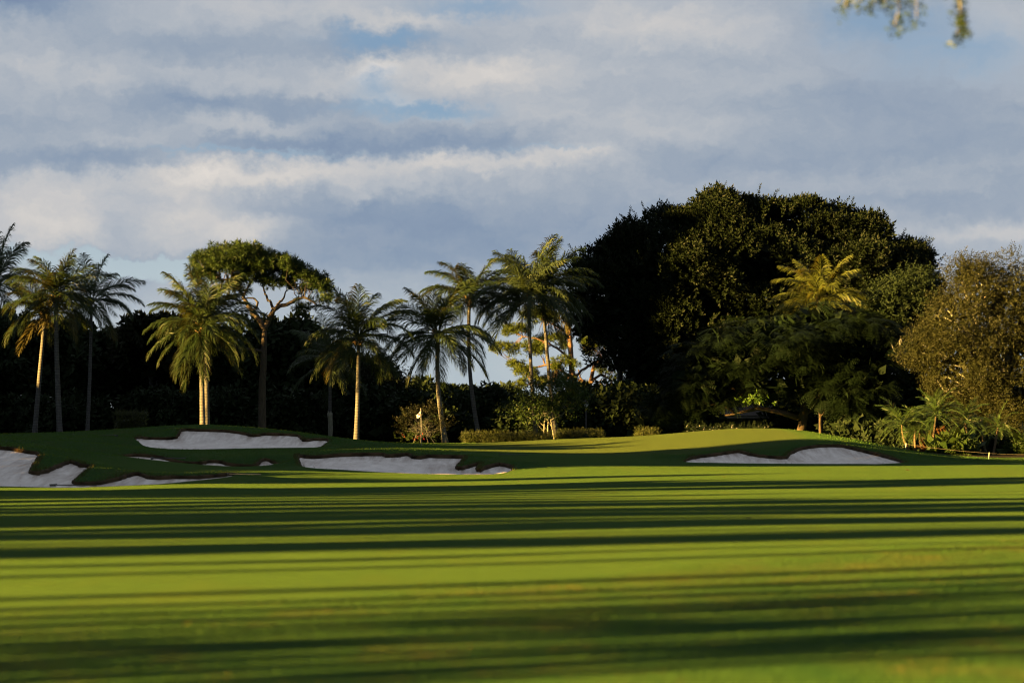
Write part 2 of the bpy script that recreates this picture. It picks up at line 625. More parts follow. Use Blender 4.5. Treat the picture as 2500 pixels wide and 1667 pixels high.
M['palm_back'] = leaf_mat('shaded_palm_leaflets', (.018, .028, .009), (.035, .043, .012), .2, .5, .2)
M['date'] = leaf_mat('date_palm_leaflets', (.022, .042, .008), (.046, .064, .011), .25, .45, .2, tint=(.11, .10, .012))
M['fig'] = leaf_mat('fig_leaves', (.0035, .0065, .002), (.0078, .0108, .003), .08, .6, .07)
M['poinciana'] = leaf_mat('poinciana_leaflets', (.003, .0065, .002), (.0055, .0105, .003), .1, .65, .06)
M['oak'] = leaf_mat('oak_leaves', (.011, .0125, .0035), (.027, .024, .007), .2, .55, .07)
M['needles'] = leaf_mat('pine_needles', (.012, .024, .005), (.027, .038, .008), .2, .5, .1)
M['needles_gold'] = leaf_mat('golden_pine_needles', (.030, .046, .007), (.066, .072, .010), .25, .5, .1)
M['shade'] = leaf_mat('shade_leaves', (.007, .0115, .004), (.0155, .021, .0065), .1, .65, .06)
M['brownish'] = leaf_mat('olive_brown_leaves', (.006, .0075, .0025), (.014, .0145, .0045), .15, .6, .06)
M['bush'] = leaf_mat('bush_leaves', (.014, .027, .005), (.034, .046, .008), .25, .5, .12)
M['redbush'] = leaf_mat('red_bush_leaves', (.075, .026, .010), (.11, .05, .014), .25, .5, .15)
M['hedge'] = leaf_mat('hedge_leaves', (.010, .016, .004), (.062, .060, .011), .25, .45, .15)
M['twigbush'] = leaf_mat('twiggy_bush_leaves', (.006, .009, .003), (.018, .014, .005), .2, .5, .08)
M['limegreen'] = leaf_mat('young_leaves', (.035, .07, .008), (.06, .09, .010), .3, .45, .2)
M['petal'] = plain_mat('red_petals', (.20, .008, .016), .6, .2)
M['whitepetal'] = plain_mat('white_petals', (.5, .5, .48), .6, .2)
M['palmtrunk'] = bark_mat('palm_bark', (.046, .038, .033), (.125, .102, .084), (5, 5, 3), 5.5, .5)
M['datetrunk'] = bark_mat('date_palm_bark', (.06, .035, .018), (.18, .11, .055), (14, 14, 10), 9.0, .9)
M['boots'] = bark_mat('palm_boots', (.07, .036, .014), (.18, .10, .04), (12, 12, 3), 0, .6)
M['pinebark'] = bark_mat('pine_bark', (.022, .016, .013), (.075, .05, .036), (7, 7, 2), 0, .9)
M['redbark'] = bark_mat('red_pine_bark', (.05, .026, .016), (.17, .085, .045), (7, 7, 2), 0, .9)
M['bark'] = bark_mat('grey_bark', (.05, .042, .034), (.15, .125, .10), (6, 6, 2), 0, .7)
M['orangebark'] = bark_mat('smooth_tan_bark', (.028, .018, .010), (.075, .045, .023), (4, 4, 4), 0, .4)
M['palebark'] = bark_mat('pale_bark', (.12, .10, .065), (.22, .18, .12), (6, 6, 6), 0, .4)
M['pole'] = plain_mat('white_pole', (.30, .31, .31), .4, .4)
M['wallpaint'] = plain_mat('grey_wall_paint', (.16, .15, .14), .8, .2)
M['roofing'] = plain_mat('roof_tiles', (.10, .09, .085), .8, .2)
M['blackmetal'] = plain_mat('black_metal', (.006, .006, .007), .45, .4, .3)
M['glass'] = plain_mat('frosted_lantern_glass', (.34, .36, .38), .25, .5)
M['wood'] = plain_mat('pale_wood', (.34, .24, .14), .7, .2)
M['rakehead'] = plain_mat('dark_plastic', (.025, .03, .028), .5, .3)
M['stake'] = plain_mat('green_white_stake', (.34, .38, .30), .6, .3)
M['rope'] = plain_mat('tan_rope', (.06, .055, .04), .9, .1, 0, .3, 60)
M['deadleaf'] = leaf_mat('dead_leaf', (.05, .028, .012), (.11, .065, .022), .2, .6, .15)
M['yellowleaf'] = leaf_mat('yellow_leaf', (.55, .36, .04), (.6, .4, .05), .25, .5, .2)
M['brownplastic'] = plain_mat('dark_rubber', (.03, .03, .03), .6, .2)
M['mulch'] = plain_mat('brown_mulch', (.014, .010, .007), .95, .05, 0, .5, 7)

# ------------------------------------------------------------------ terrain
# Bunker outlines: photograph pixel (u, v), distance d, and whether that piece of the edge is a turf lip (1) or a level front edge (0)
BK = {}
BK['upper'] = [(327, 1071.7, 126, .5), (342, 1070.5, 128, 1), (360, 1072.5, 129, 1), (402, 1073, 129, 1), (429, 1071, 129, 1),
               (435, 1062, 130, 1), (440, 1054, 131, 1), (455, 1051.4, 132, 1), (497, 1053, 132, 1), (555, 1055, 132, 1),
               (597, 1061, 131, 1), (620, 1066, 130, 1), (650, 1062, 131, 1), (708, 1063.7, 131, 1), (731, 1066.7, 130, 1),
               (742, 1077.4, 127, 1), (761, 1075.5, 128, 1), (796, 1075.5, 128, 1), (804, 1079, 127, .7), (784, 1090.5, 124, .2),
               (765, 1092, 123.4, 0), (690, 1093, 123, 0), (612, 1094, 123, 0), (545, 1095.5, 122.8, 0), (478, 1096.6, 122.5, 0),
               (420, 1096, 122.5, 0), (383, 1094, 123, 0), (352, 1088, 124, 0), (337, 1078, 125, .2)]
BK['middle'] = [(300, 1114, 109, .6), (335, 1113.5, 110, 1), (375, 1117, 110, 1), (402, 1121, 110, 1), (425, 1128, 109.5, 1), (460, 1133, 109, 1),
                (490, 1133, 109, 1), (513, 1129, 110, 1), (536, 1130, 110, 1), (570, 1138, 109, 1), (600, 1140, 109, 1), (622, 1140, 109, 1),
                (631, 1131, 110, 1), (647, 1124.5, 111, 1), (666, 1130, 110.5, 1), (683, 1139, 109.5, 1), (696, 1146, 108, .6),
                (680, 1150, 106, 0), (625, 1150, 105, 0), (560, 1148, 105, 0), (500, 1144, 105, 0), (430, 1136, 105, 0), (360, 1126, 105.5, 0), (310, 1118, 106.5, 0)]
BK['centre'] = [(726, 1116.5, 107, 1), (750, 1119, 108, 1), (772, 1119, 108.5, 1), (829, 1114.6, 109, 1), (887, 1112.6, 109, 1), (933, 1112.6, 109, 1),
                (948, 1116.5, 108, 1), (967, 1115, 108, 1), (994, 1112.6, 109, 1), (1009, 1118.4, 108, 1), (1025, 1120.7, 107.5, 1),
                (1044, 1117, 108, 1), (1097, 1118.4, 108, 1), (1134, 1119.5, 107.5, 1), (1135, 1124, 106, 1), (1127, 1133, 104, 1), (1118, 1143, 102, 1),
                (1121, 1147, 101.4, 1), (1136, 1144, 102.5, 1), (1151, 1140, 103.5, 1), (1172, 1135.6, 104.5, 1), (1173, 1138, 103.7, 1), (1167, 1147, 101.8, 1),
                (1169, 1152, 100.8, 1), (1177, 1148, 102, 1), (1189, 1143, 103, 1), (1220, 1137, 104.4, 1), (1250, 1143, 103, 1), (1256, 1147, 102, .6), (1247, 1151, 100.4, .2),
                (1231, 1154, 99.4, 0), (1193, 1158, 98, 0), (1116, 1158, 98, 0), (1050, 1157, 98, 0), (983, 1155, 98, 0), (906, 1151, 98.5, 0),
                (829, 1146, 99, 0), (772, 1143, 99.5, 0), (738, 1141, 100, .3), (729, 1133, 102.5, .8)]
BK['front'] = [(-150, 1094, 92, 1), (-60, 1096, 92, 1), (0, 1097, 92, 1), (36, 1100, 92, 1), (71, 1107.5, 91.5, 1), (89, 1109, 91.5, 1), (99, 1116, 90.5, 1),
               (91, 1129, 88, 1), (80, 1145, 85.5, 1), (76, 1155, 84, 1), (84, 1158, 83.6, 1), (93, 1157, 84, 1), (114, 1152, 85.5, 1), (139, 1141, 88, 1), (161, 1133, 89.6, 1),
               (175, 1131, 90, 1), (187, 1134, 89.6, 1), (198, 1139, 89, 1), (212, 1140.5, 89, 1), (223, 1143, 88.5, 1), (211, 1155, 86.4, 1),
               (193, 1170, 84, 1), (182, 1181, 82, 1), (189, 1185, 81.6, 1), (214, 1184, 82, 1), (239, 1182.5, 82.4, 1), (268, 1177, 83.4, 1), (289, 1171, 84.4, 1),
               (314, 1163, 85.8, 1), (337, 1160, 86.3, 1), (350, 1164, 86, 1), (375, 1170, 85.2, 1), (420, 1168, 86, 1), (459, 1169, 86.2, 1), (517, 1166, 87, 1),
               (551, 1161.6, 88, 1), (578, 1158.6, 88.6, .4), (560, 1163.5, 86.6, 0), (497, 1171, 84.3, 0), (440, 1176.5, 82.8, 0), (383, 1181.5, 81.5, 0), (268, 1187, 80.2, 0),
               (184, 1190, 79.6, 0), (126, 1190, 79.4, 0), (60, 1188, 79.3, 0), (0, 1186.5, 79.3, 0), (-60, 1184, 79.5, 0), (-150, 1178, 81, 0)]
BK['right'] = [(1668, 1127.3, 115.5, .3), (1691, 1120, 118, 1), (1738, 1113.4, 120, 1), (1781, 1107, 121.5, 1), (1806, 1105, 122, 1), (1840, 1113.4, 120.5, 1),
               (1874, 1118, 119.6, 1), (1917, 1120, 119, 1), (1925, 1111, 120.6, 1), (1946, 1100.7, 122.5, 1), (1976, 1094, 124, 1), (2010, 1091, 124.6, 1),
               (2053, 1091.3, 124.6, 1), (2087, 1098.6, 123.6, 1), (2138, 1111, 121, 1), (2180, 1122, 118, 1), (2208, 1131, 114.5, .4),
               (2150, 1132.2, 113.2, 0), (2095, 1132, 112.6, 0), (2010, 1132, 112, 0), (1925, 1131.7, 112, 0), (1840, 1131, 112, 0), (1755, 1129.6, 113, 0), (1690, 1128.6, 114, 0)]


def closed_spline(P, step):
    """closed Catmull-Rom through the rows of P, resampled at about step (first two columns are metres)"""
    P = np.asarray(P, float)
    n = len(P)
    out = []
    for i in range(n):
        p0, p1, p2, p3 = P[i - 1], P[i], P[(i + 1) % n], P[(i + 2) % n]
        k = max(2, int(np.linalg.norm((p2 - p1)[:2]) / step))
        t = (np.arange(k) / k)[:, None]
        # damped tangents keep tight corners from looping
        m1, m2 = (p2 - p0) * .36, (p3 - p1) * .36
        lim = np.linalg.norm(p2 - p1)
        for mm in (m1, m2):
            q = np.linalg.norm(mm)
            if q > lim:
                mm *= lim / q
        h = (2 * t ** 3 - 3 * t ** 2 + 1) * p1 + (t ** 3 - 2 * t ** 2 + t) * m1 + (-2 * t ** 3 + 3 * t ** 2) * p2 + (t ** 3 - t ** 2) * m2
        out.append(h)
    return np.vstack(out)


LIP = {'upper': .13, 'middle': .13, 'centre': .15, 'front': .12, 'right': .14}
OUT = {}       # bunker -> outline rows x, y, sand z, turf z, lip amount
ctrl = []
for key, lst in BK.items():
    rows = []
    for (u, v, d, lip) in lst:
        p = px(u, v, d)
        zs = p[2] - .05 * (1 - lip)
        zt = p[2] + LIP[key] * lip
        rows.append((p[0], p[1], zs, zt, lip))
        ctrl.append((p[0], p[1], zt))
    o = closed_spline(rows, .22)
    t = np.arange(len(o))
    wob = np.sin(t * 1.7) * np.sin(t * .61 + 1) * .04 + RNG.normal(0, .012, len(o))
    o[:, 0] += wob * np.clip(o[:, 4], .1, 1)
    o[:, 4] = np.clip(o[:, 4], 0, 1)
    OUT[key] = o


def cp(u, v, d):
    ctrl.append(tuple(px(u, v, d)))


# crest of the mounds and the back of the green
for (u, v, d) in [(-150, 1062, 140), (0, 1060, 142), (145, 1056, 142), (268, 1049.5, 142), (383, 1041, 141), (497, 1036, 140), (612, 1042, 140), (727, 1054, 140), (842, 1070.5, 142),
                  (933, 1081, 146), (1078, 1082, 150), (1200, 1080.5, 151), (1365, 1072, 150), (1500, 1067, 148), (1670, 1056, 144), (1797, 1046, 141), (1861, 1045.4, 140), (1925, 1047.5, 140),
                  (2010, 1059, 138), (2095, 1074, 136), (2180, 1093, 132), (2265, 1113.5, 127), (2308, 1123, 124), (2350, 1128, 121), (2500, 1129.5, 120), (2700, 1129.5, 120)]:
    cp(u, v, d)
# body of the left complex
for (u, v, d) in [(0, 1080, 103), (-100, 1080, 103), (120, 1075, 118), (0, 1068, 125), (200, 1078, 112), (150, 1100, 97), (226, 1113, 98), (150, 1118, 93), (300, 1113.5, 102), (260, 1140, 90),
                  (423, 1127.5, 101.5), (513, 1135.5, 101.5), (570, 1138.5, 101.5), (640, 1142, 101.5), (695, 1144.5, 101.5), (420, 1145, 95), (520, 1150, 94), (620, 1152, 94),
                  (280, 1085, 118), (260, 1066, 128), (400, 1102, 116), (550, 1104, 116), (650, 1108, 115), (700, 1106, 114), (780, 1103, 116), (860, 1096, 122), (700, 1128, 107),
                  (480, 1045, 136), (620, 1052, 135), (700, 1057, 135), (820, 1074, 134), (330, 1060, 134), (100, 1150, 85.5), (300, 1150, 88.5),
                  (205, 1165, 86), (420, 1158, 89)]:
    cp(u, v, d)
# green and its right-hand shoulder
for (u, v, d) in [(1028, 1092.5, 134), (900, 1090, 134), (1150, 1091, 136), (1300, 1088, 138), (1450, 1083, 140), (1000, 1099, 120), (1130, 1102, 117), (1220, 1108, 114), (1000, 1104, 113), (870, 1102, 114),
                  (1300, 1122, 110), (1290, 1145, 101), (1400, 1120, 114), (1400, 1105, 124), (1500, 1105, 124), (1620, 1108, 121), (1450, 1142, 101), (1600, 1128, 112), (1650, 1110, 121),
                  (1600, 1086, 132), (1700, 1078, 131), (1800, 1069, 131), (1720, 1095, 126), (1860, 1068, 131), (1860, 1095, 124), (1950, 1066, 131), (2030, 1078, 128.5), (2110, 1094, 126), (2180, 1108, 122), (2230, 1122, 118), (1640, 1096, 126)]:
    cp(u, v, d)
# low shelf between the right bunker and the tree line, ground behind the mounds
for (x, y, z) in [(22, 143, -.12), (26, 140, -.15), (30, 140, -.15), (40, 140, -.1), (24, 133, -.15), (30, 130, -.2), (0, 162, .35), (-10, 162, .35), (10, 162, .4), (-20, 160, .5), (-30, 160, .6), (-45, 160, .6), (14, 160, .5), (22, 158, .1),
                  (-60, 120, .5), (-60, 100, .3), (-60, 140, .7), (-90, 120, .2), (60, 120, -.1), (60, 150, 0), (90, 130, 0)]:
    ctrl.append((x, y, z))
for x in (-80, -40, 0, 40, 80):
    ctrl += [(x, 185, .2), (x, 215, .1), (x, 260, 0)]
# fairway
for (u, v, d) in [(600, 1190, 80), (740, 1152, 94), (640, 1166, 90), (900, 1178, 85.5), (1100, 1182, 85), (750, 1200, 77), (480, 1186, 80)]:
    cp(u, v, d)
for y, z in ((-25, 0), (-8, 0), (8, 0), (22, 0), (36, -.05), (50, -.15), (64, -.28), (73, -.38)):
    for x in (-70, -35, -14, 0, 14, 35, 70):
        if y == 73 and x < 0 and x > -60:
            continue
        ctrl.append((x, y, z))
for (x, y, z) in [(5, 84, -.37), (12, 84, -.34), (20, 84, -.3), (30, 84, -.25), (50, 84, -.2), (10, 95, -.27), (18, 97, -.26), (28, 100, -.24), (40, 105, -.2), (3, 92, -.32), (15, 106, -.2), (24, 108, -.2), (30, 114, -.2)]:
    ctrl.append((x, y, z))

CT = np.array(ctrl)
_c2 = 1.0


def _phi(a, b):
    d2 = ((a[:, None, :] - b[None, :, :]) ** 2).sum(-1)
    return np.sqrt(d2 + _c2)


def rbf_fit(pts, vals, smooth):
    n = len(pts)
    A = np.zeros((n + 3, n + 3))
    A[:n, :n] = -_phi(pts, pts) + np.eye(n) * smooth
    A[:n, n] = A[n, :n] = 1
    A[:n, n + 1:] = pts
    A[n + 1:, :n] = pts.T
    b = np.zeros(n + 3)
    b[:n] = vals
    return np.linalg.lstsq(A, b, rcond=None)[0]


def rbf_eval(pts, w, q):
    out = np.zeros(len(q))
    n = len(pts)
    for i in range(0, len(q), 8000):
        qq = q[i:i + 8000]
        out[i:i + 8000] = -_phi(qq, pts) @ w[:n] + w[n] + qq @ w[n + 1:]
    return out


_W = rbf_fit(CT[:, :2] , CT[:, 2], 0.02)


def und(x, y):
    return (np.sin(x * .31 + y * .17) * .5 + np.sin(x * .13 - y * .29 + 2) * .6 + np.sin(x * .07 + y * .43 + 1) * .5 + np.sin(y * .81 + x * .2) * .2) * .022


def ground_z(x, y):
    x, y = np.atleast_1d(np.asarray(x, float)), np.atleast_1d(np.asarray(y, float))
    z = rbf_eval(CT[:, :2], _W, np.stack([x, y], -1))
    ox = np.clip((np.abs(x) - 65) / 45, 0, 1)
    oy = np.clip((y - 200) / 60, 0, 1) + np.clip((-10 - y) / 20, 0, 1)
    k = np.clip(1 - np.maximum(ox, oy), 0, 1)
    k = k * k * (3 - 2 * k)
    fw = np.clip((80 - y) / 10, 0, 1)
    return z * k + und(x, y) * k * (.25 + .75 * fw)


def gz(x, y):
    return float(ground_z(x, y)[0])


def in_poly(P, q):
    x, y = q[:, 0], q[:, 1]
    ins = np.zeros(len(q), bool)
    n = len(P)
    j = n - 1
    for i in range(n):
        xi, yi, xj, yj = P[i, 0], P[i, 1], P[j, 0], P[j, 1]
        if yi != yj:
            c = ((yi > y) != (yj > y)) & (x < (xj - xi) * (y - yi) / (yj - yi) + xi)
            ins ^= c
        j = i
    return ins


def near_edge(P, q):
    """distance to an outline and the lip amount of its closest point"""
    out = np.full(len(q), 1e9)
    idx = np.zeros(len(q), int)
    for i in range(0, len(q), 4000):
        d2 = ((q[i:i + 4000, None, :] - P[None, :, :2]) ** 2).sum(-1)
        idx[i:i + 4000] = d2.argmin(1)
        out[i:i + 4000] = np.sqrt(d2.min(1))
    return out, idx


def grid(x0, x1, y0, y1, sx, sy):
    X, Y = np.meshgrid(np.arange(x0, x1, sx), np.arange(y0, y1, sy))
    q = np.stack([X.ravel(), Y.ravel()], -1)
    return q + RNG.uniform(-.3, .3, q.shape) * np.array([sx, sy])


ALL_OUT = np.vstack([o[:, :5] for o in OUT.values()])


def build_ground():
    pts = [grid(-34, 36, 74, 152, .5, .7), grid(-24, 24, 8, 74, 1.0, 1.0), grid(-75, -34, 5, 215, 3, 3), grid(36, 80, 5, 215, 3, 3), grid(-34, 36, 152, 215, 2, 2),
           grid(-34, -24, 8, 74, 2.5, 2.5), grid(24, 36, 8, 74, 2.5, 2.5), grid(-75, 80, -30, 5, 4, 4)]
    far = []
    for r in (320, 600, 1200, 3000, 9000):
        for k in range(28):
            a = k / 28 * 2 * PI
            far.append((r * math.cos(a), 90 + r * math.sin(a)))
    q = np.vstack(pts + [np.array(far)])
    keep = np.ones(len(q), bool)
    for o in OUT.values():
        cand = np.where((q[:, 1] > 70) & (q[:, 1] < 140) & (np.abs(q[:, 0]) < 40))[0]
        keep[cand[in_poly(o, q[cand])]] = False
        d, _ = near_edge(o, q[cand])
        keep[cand[d < .16]] = False
    q = q[keep]
    edges, E = [], []
    base = len(q)
    allp = [q]
    for o in OUT.values():
        n = len(o)
        i = np.arange(n)
        E.append(np.stack([base + i, base + (i + 1) % n], -1))
        allp.append(o[:, :2])
        base += n
    P = np.vstack(allp)
    E = np.vstack(E)
    vs, _, fs, ov, _, _ = delaunay_2d_cdt([Vector(p) for p in P], [tuple(map(int, e)) for e in E], [], 0, 1e-5)
    V2 = np.array([(v.x, v.y) for v in vs])
    Fc = np.array([f for f in fs if len(f) == 3])
    cen = V2[Fc].mean(1)
    hole = np.zeros(len(Fc), bool)
    for o in OUT.values():
        cand = np.where((cen[:, 1] > 70) & (cen[:, 1] < 140) & (np.abs(cen[:, 0]) < 40))[0]
        hole[cand[in_poly(o, cen[cand])]] = True
    Fc = Fc[~hole]
    z = ground_z(V2[:, 0], V2[:, 1])
    on = np.zeros(len(V2), bool)
    src = np.full(len(V2), -1)
    k0 = len(q)
    for i, o in enumerate(ov):
        for s in o:
            if s >= k0:
                src[i] = s - k0
    on = src >= 0
    z[on] = ALL_OUT[src[on], 3]
    # near an edge, ease the sheet onto the lip so the turf meets it cleanly
    cand = np.where((V2[:, 1] > 72) & (V2[:, 1] < 140) & (np.abs(V2[:, 0]) < 38) & ~on)[0]
    de, ie = near_edge(ALL_OUT, V2[cand])
    w = np.exp(-(de / .8) ** 2)
    zc = z[cand]
    zl = ALL_OUT[ie, 3]
    edge_rbf = ground_z(ALL_OUT[:, 0], ALL_OUT[:, 1])
    z[cand] = zc + w * (zl - edge_rbf[ie])
    V = np.column_stack([V2, z])
    # how rough / how much green
    de_all = np.full(len(V2), 50.0)
    de_all[cand] = de
    de_all[on] = 0
    x, y = V2[:, 0], V2[:, 1]
    rough = np.clip(1 - (de_all - .5) / 2.5, 0, 1)
    lipv = np.zeros(len(V2))
    lipv[cand] = ALL_OUT[ie, 4]
    lipv[on] = ALL_OUT[src[on], 4]
    rough = rough * np.clip(lipv * 1.2, .0, 1)
    mound = np.clip((x + 1) / -4, 0, 1) * np.clip((y - 88) / 8, 0, 1) * np.clip((z - .1) / .4, 0, 1) * .8
    rmound = np.clip((x - 15.5) / 2, 0, 1) * np.clip((y - 118) / 5, 0, 1)
    rough = np.maximum(rough, np.maximum(mound, rmound))
    line = 20 + (x + 3.3) * 1.38 - y        # rough in front of a slanting mowing line
    rough = np.maximum(rough, np.clip(line / 1.2 + .5, 0, 1))
    rough = np.maximum(rough, np.clip((y - 158) / 4, 0, 1))
    dry = np.clip(line / 1.0 + .2, 0, 1) * np.clip(1 - (line - 1.5) / 5, 0, 1) * np.clip((x + 2.5) / 4, 0.15, 1)
    gx, gy = (x - 3.0) / 13.5, (y - 134) / 15.5
    green = np.clip((1 - (gx * gx + gy * gy)) * 6, 0, 1)
    green *= np.clip(1 - rough * 1.5, 0, 1)
    fgreen = green[Fc].mean(1) > .5
    frough = (rough[Fc].mean(1) > .5) & ~fgreen
    for name, m in (('fairway', ~fgreen & ~frough), ('putting_green', fgreen), ('rough_ground', frough)):
        idx, inv = np.unique(Fc[m], return_inverse=True)
        me = make_mesh(name, V[idx], None, inv.reshape(-1, 3), M['turf'], True)
        for an, arr in (('rough', rough), ('green', green), ('dry', dry)):
            a = me.attributes.new(an, 'FLOAT', 'POINT')
            a.data.foreach_set('value', arr[idx].astype(np.float32))
        o = new_obj(name, me)
        o['kind'] = 'structure'
    return V, Fc, rough


GV, GF, GROUGH = build_ground()


def build_bunkers():
    for key, o in OUT.items():
        n = len(o)
        x0, y0 = o[:, 0].min(), o[:, 1].min()
        x1, y1 = o[:, 0].max(), o[:, 1].max()
        q = grid(x0, x1, y0, y1, .28, .4)
        q = q[in_poly(o, q)]
        d, _ = near_edge(o, q)
        q, d = q[d > .12], d[d > .12]
        P = np.vstack([q, o[:, :2]])
        i = np.arange(n)
        E = np.stack([len(q) + i, len(q) + (i + 1) % n], -1)
        vs, _, fs, ov, _, _ = delaunay_2d_cdt([Vector(p) for p in P], [tuple(map(int, e)) for e in E], [], 0, 1e-5)
        V2 = np.array([(v.x, v.y) for v in vs])
        Fc = np.array([f for f in fs if len(f) == 3])
        Fc = Fc[in_poly(o, V2[Fc].mean(1))]
        sub = o[::3]
        w = rbf_fit(sub[:, :2], sub[:, 2], .01)
        z = rbf_eval(sub[:, :2], w, V2)
        de, ie = near_edge(o, V2)
        z -= .16 * (1 - np.exp(-de / 1.0)) * (.4 + .6 * o[ie, 4])
        z += (np.sin(V2[:, 0] * 3.1 + V2[:, 1] * 1.3) * np.sin(V2[:, 0] * 1.1 - V2[:, 1] * .7) * .03 + RNG.normal(0, .009, len(V2))) * np.clip(de / .5, 0, 1)
        for i2, s in enumerate(ov):
            for k in s:
                if k >= len(q):
                    z[i2] = o[k - len(q), 2]
        me = make_mesh('bunker_sand', np.column_stack([V2, z]), None, Fc, M['sand'], True)
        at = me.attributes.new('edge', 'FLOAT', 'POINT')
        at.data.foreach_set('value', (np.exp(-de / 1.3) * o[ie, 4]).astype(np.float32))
        b = new_obj('bunker', me)
        b['kind'] = 'structure'
        # earth face under the turf
        mb = MB()
        a = o[:, :2]
        tan = np.roll(a, -1, 0) - np.roll(a, 1, 0)
        nr = norm(np.stack([tan[:, 1], -tan[:, 0]], -1))
        if not in_poly(o, (a + nr * .08)[:1])[0]:
            nr = -nr
        h = o[:, 3] - o[:, 2]
        rag = 1 + .5 * np.sin(np.arange(n) * .9) * np.sin(np.arange(n) * .37) + RNG.uniform(-.3, .3, n)
        top = np.column_stack([a + nr * .03 * o[:, 4:5], o[:, 3] + .004])
        mid = np.column_stack([a + nr * (.05 + .03 * rag[:, None]) * o[:, 4:5], o[:, 3] - h * .5])
        bot = np.column_stack([a + nr * (.02 + .05 * rag[:, None]) * o[:, 4:5], o[:, 2] - .05 - .04 * rag])
        V = np.vstack([np.column_stack([a, o[:, 3] + .001]), top, mid, bot])
        Q = []
        for r in range(3):
            Q.append(np.stack([r * n + i, r * n + (i + 1) % n, (r + 1) * n + (i + 1) % n, (r + 1) * n + i], -1))
        mb.add(V, np.vstack(Q))
        mb.obj('lip', M['dirt'], b)
        # long grass along the lip: some stands up, some hangs over the edge
        m = int(n * 22)
        k = RNG.choice(n, m, p=(o[:, 4] ** 1.5 + .03) / (o[:, 4] ** 1.5 + .03).sum())
        f = RNG.random(m)[:, None]
        pa = o[k, :4] * (1 - f) + o[(k + 1) % n, :4] * f
        hang = RNG.random(m) < .6
        base = np.column_stack([pa[:, :2] - nr[k] * RNG.uniform(-.06, .16, m)[:, None], pa[:, 3] - .01])
        dirv = np.column_stack([RNG.normal(0, .35, m), RNG.normal(0, .35, m), np.ones(m)])
        dirv[hang] = np.column_stack([nr[k][hang] * .5 + RNG.normal(0, .25, (hang.sum(), 2)), -RNG.uniform(.2, .9, hang.sum())])
        dirv = norm(dirv)
        L = RNG.uniform(.03, .15, m) * (.8 + .5 * np.sin(k * .21) * np.sin(k * .057 + 1)) * np.where(hang, .95, 1.0)
        blades(dirv, base, L, .022, 'lip_grass', M['fringe'], b)


def blades(dirv, base, L, w, name, mat, parent=None):
    m = len(base)
    a = RNG.uniform(0, 2 * PI, m)
    s = np.column_stack([np.cos(a), np.sin(a), np.zeros(m)]) * w * .5
    V = np.stack([base - s, base + s, base + dirv * L[:, None]], 1).reshape(-1, 3)
    T = np.arange(m * 3).reshape(-1, 3)
    me = make_mesh(name, V, None, T, mat)
    o = new_obj(name, me, parent)
    o['kind'] = 'stuff'
    return o


build_bunkers()


def sample_ground(n, mask_fn):
    A, B, C = GV[GF[:, 0]], GV[GF[:, 1]], GV[GF[:, 2]]
    area = .5 * np.abs(np.cross((B - A)[:, :2], (C - A)[:, :2]))
    cen = (A + B + C) / 3
    w = area * mask_fn(cen, GROUGH[GF].mean(1))
    k = RNG.choice(len(GF), n, p=w / w.sum())
    r1, r2 = np.sqrt(RNG.random(n)), RNG.random(n)
    return A[k] * (1 - r1)[:, None] + B[k] * (r1 * (1 - r2))[:, None] + C[k] * (r1 * r2)[:, None]


def build_grass():
    p = sample_ground(90000, lambda c, r: (r > .25) * (np.abs(c[:, 0]) < 34) * (c[:, 1] > 76) * (c[:, 1] < 150) * r)
    d = norm(np.column_stack([RNG.normal(0, .45, len(p)), RNG.normal(0, .45, len(p)), np.ones(len(p))]))
    o = blades(d, p - [0, 0, .01], RNG.uniform(.03, .085, len(p)), .035, 'mound_grass', M['tuft'])
    tag(o, 'longer grass covering the mounds around the sand bunkers', 'grass')
    p = sample_ground(80000, lambda c, r: (r > .3) * (np.abs(c[:, 0]) < 9) * (c[:, 1] > 12) * (c[:, 1] < 40))
    cl = np.sin(p[:, 0] * 2.3 + np.sin(p[:, 1] * 1.7)) * np.sin(p[:, 1] * 1.9 + p[:, 0])
    d = norm(np.column_stack([RNG.normal(0, .5, len(p)), RNG.normal(0, .5, len(p)), np.ones(len(p))]))
    o = blades(d, p - [0, 0, .01], RNG.uniform(.015, .038, len(p)) * (1.1 + .25 * cl), .012, 'rough_grass', M['rough_blade'])
    tag(o, 'clumpy rough grass nearest the viewer, green with brown dry patches', 'grass')


build_grass()

# ------------------------------------------------------------------ trees


def limb(p0, p1, sag=0.0, n=9, wob=.15, seed=None):
    """wandering path from p0 to p1"""
    r = np.random.default_rng(seed if seed is not None else RNG.integers(1e9))
    p0, p1 = np.asarray(p0, float), np.asarray(p1, float)
    t = np.linspace(0, 1, n)[:, None]
    P = p0 * (1 - t) + p1 * t
    L = np.linalg.norm(p1 - p0)
    w = np.cumsum(r.normal(0, 1, (n, 3)), 0)
    w -= w[0] + (w[-1] - w[0]) * t
    P = P + w * wob * L / n
    P[:, 2] += sag * np.sin(t[:, 0] * PI)
    return P


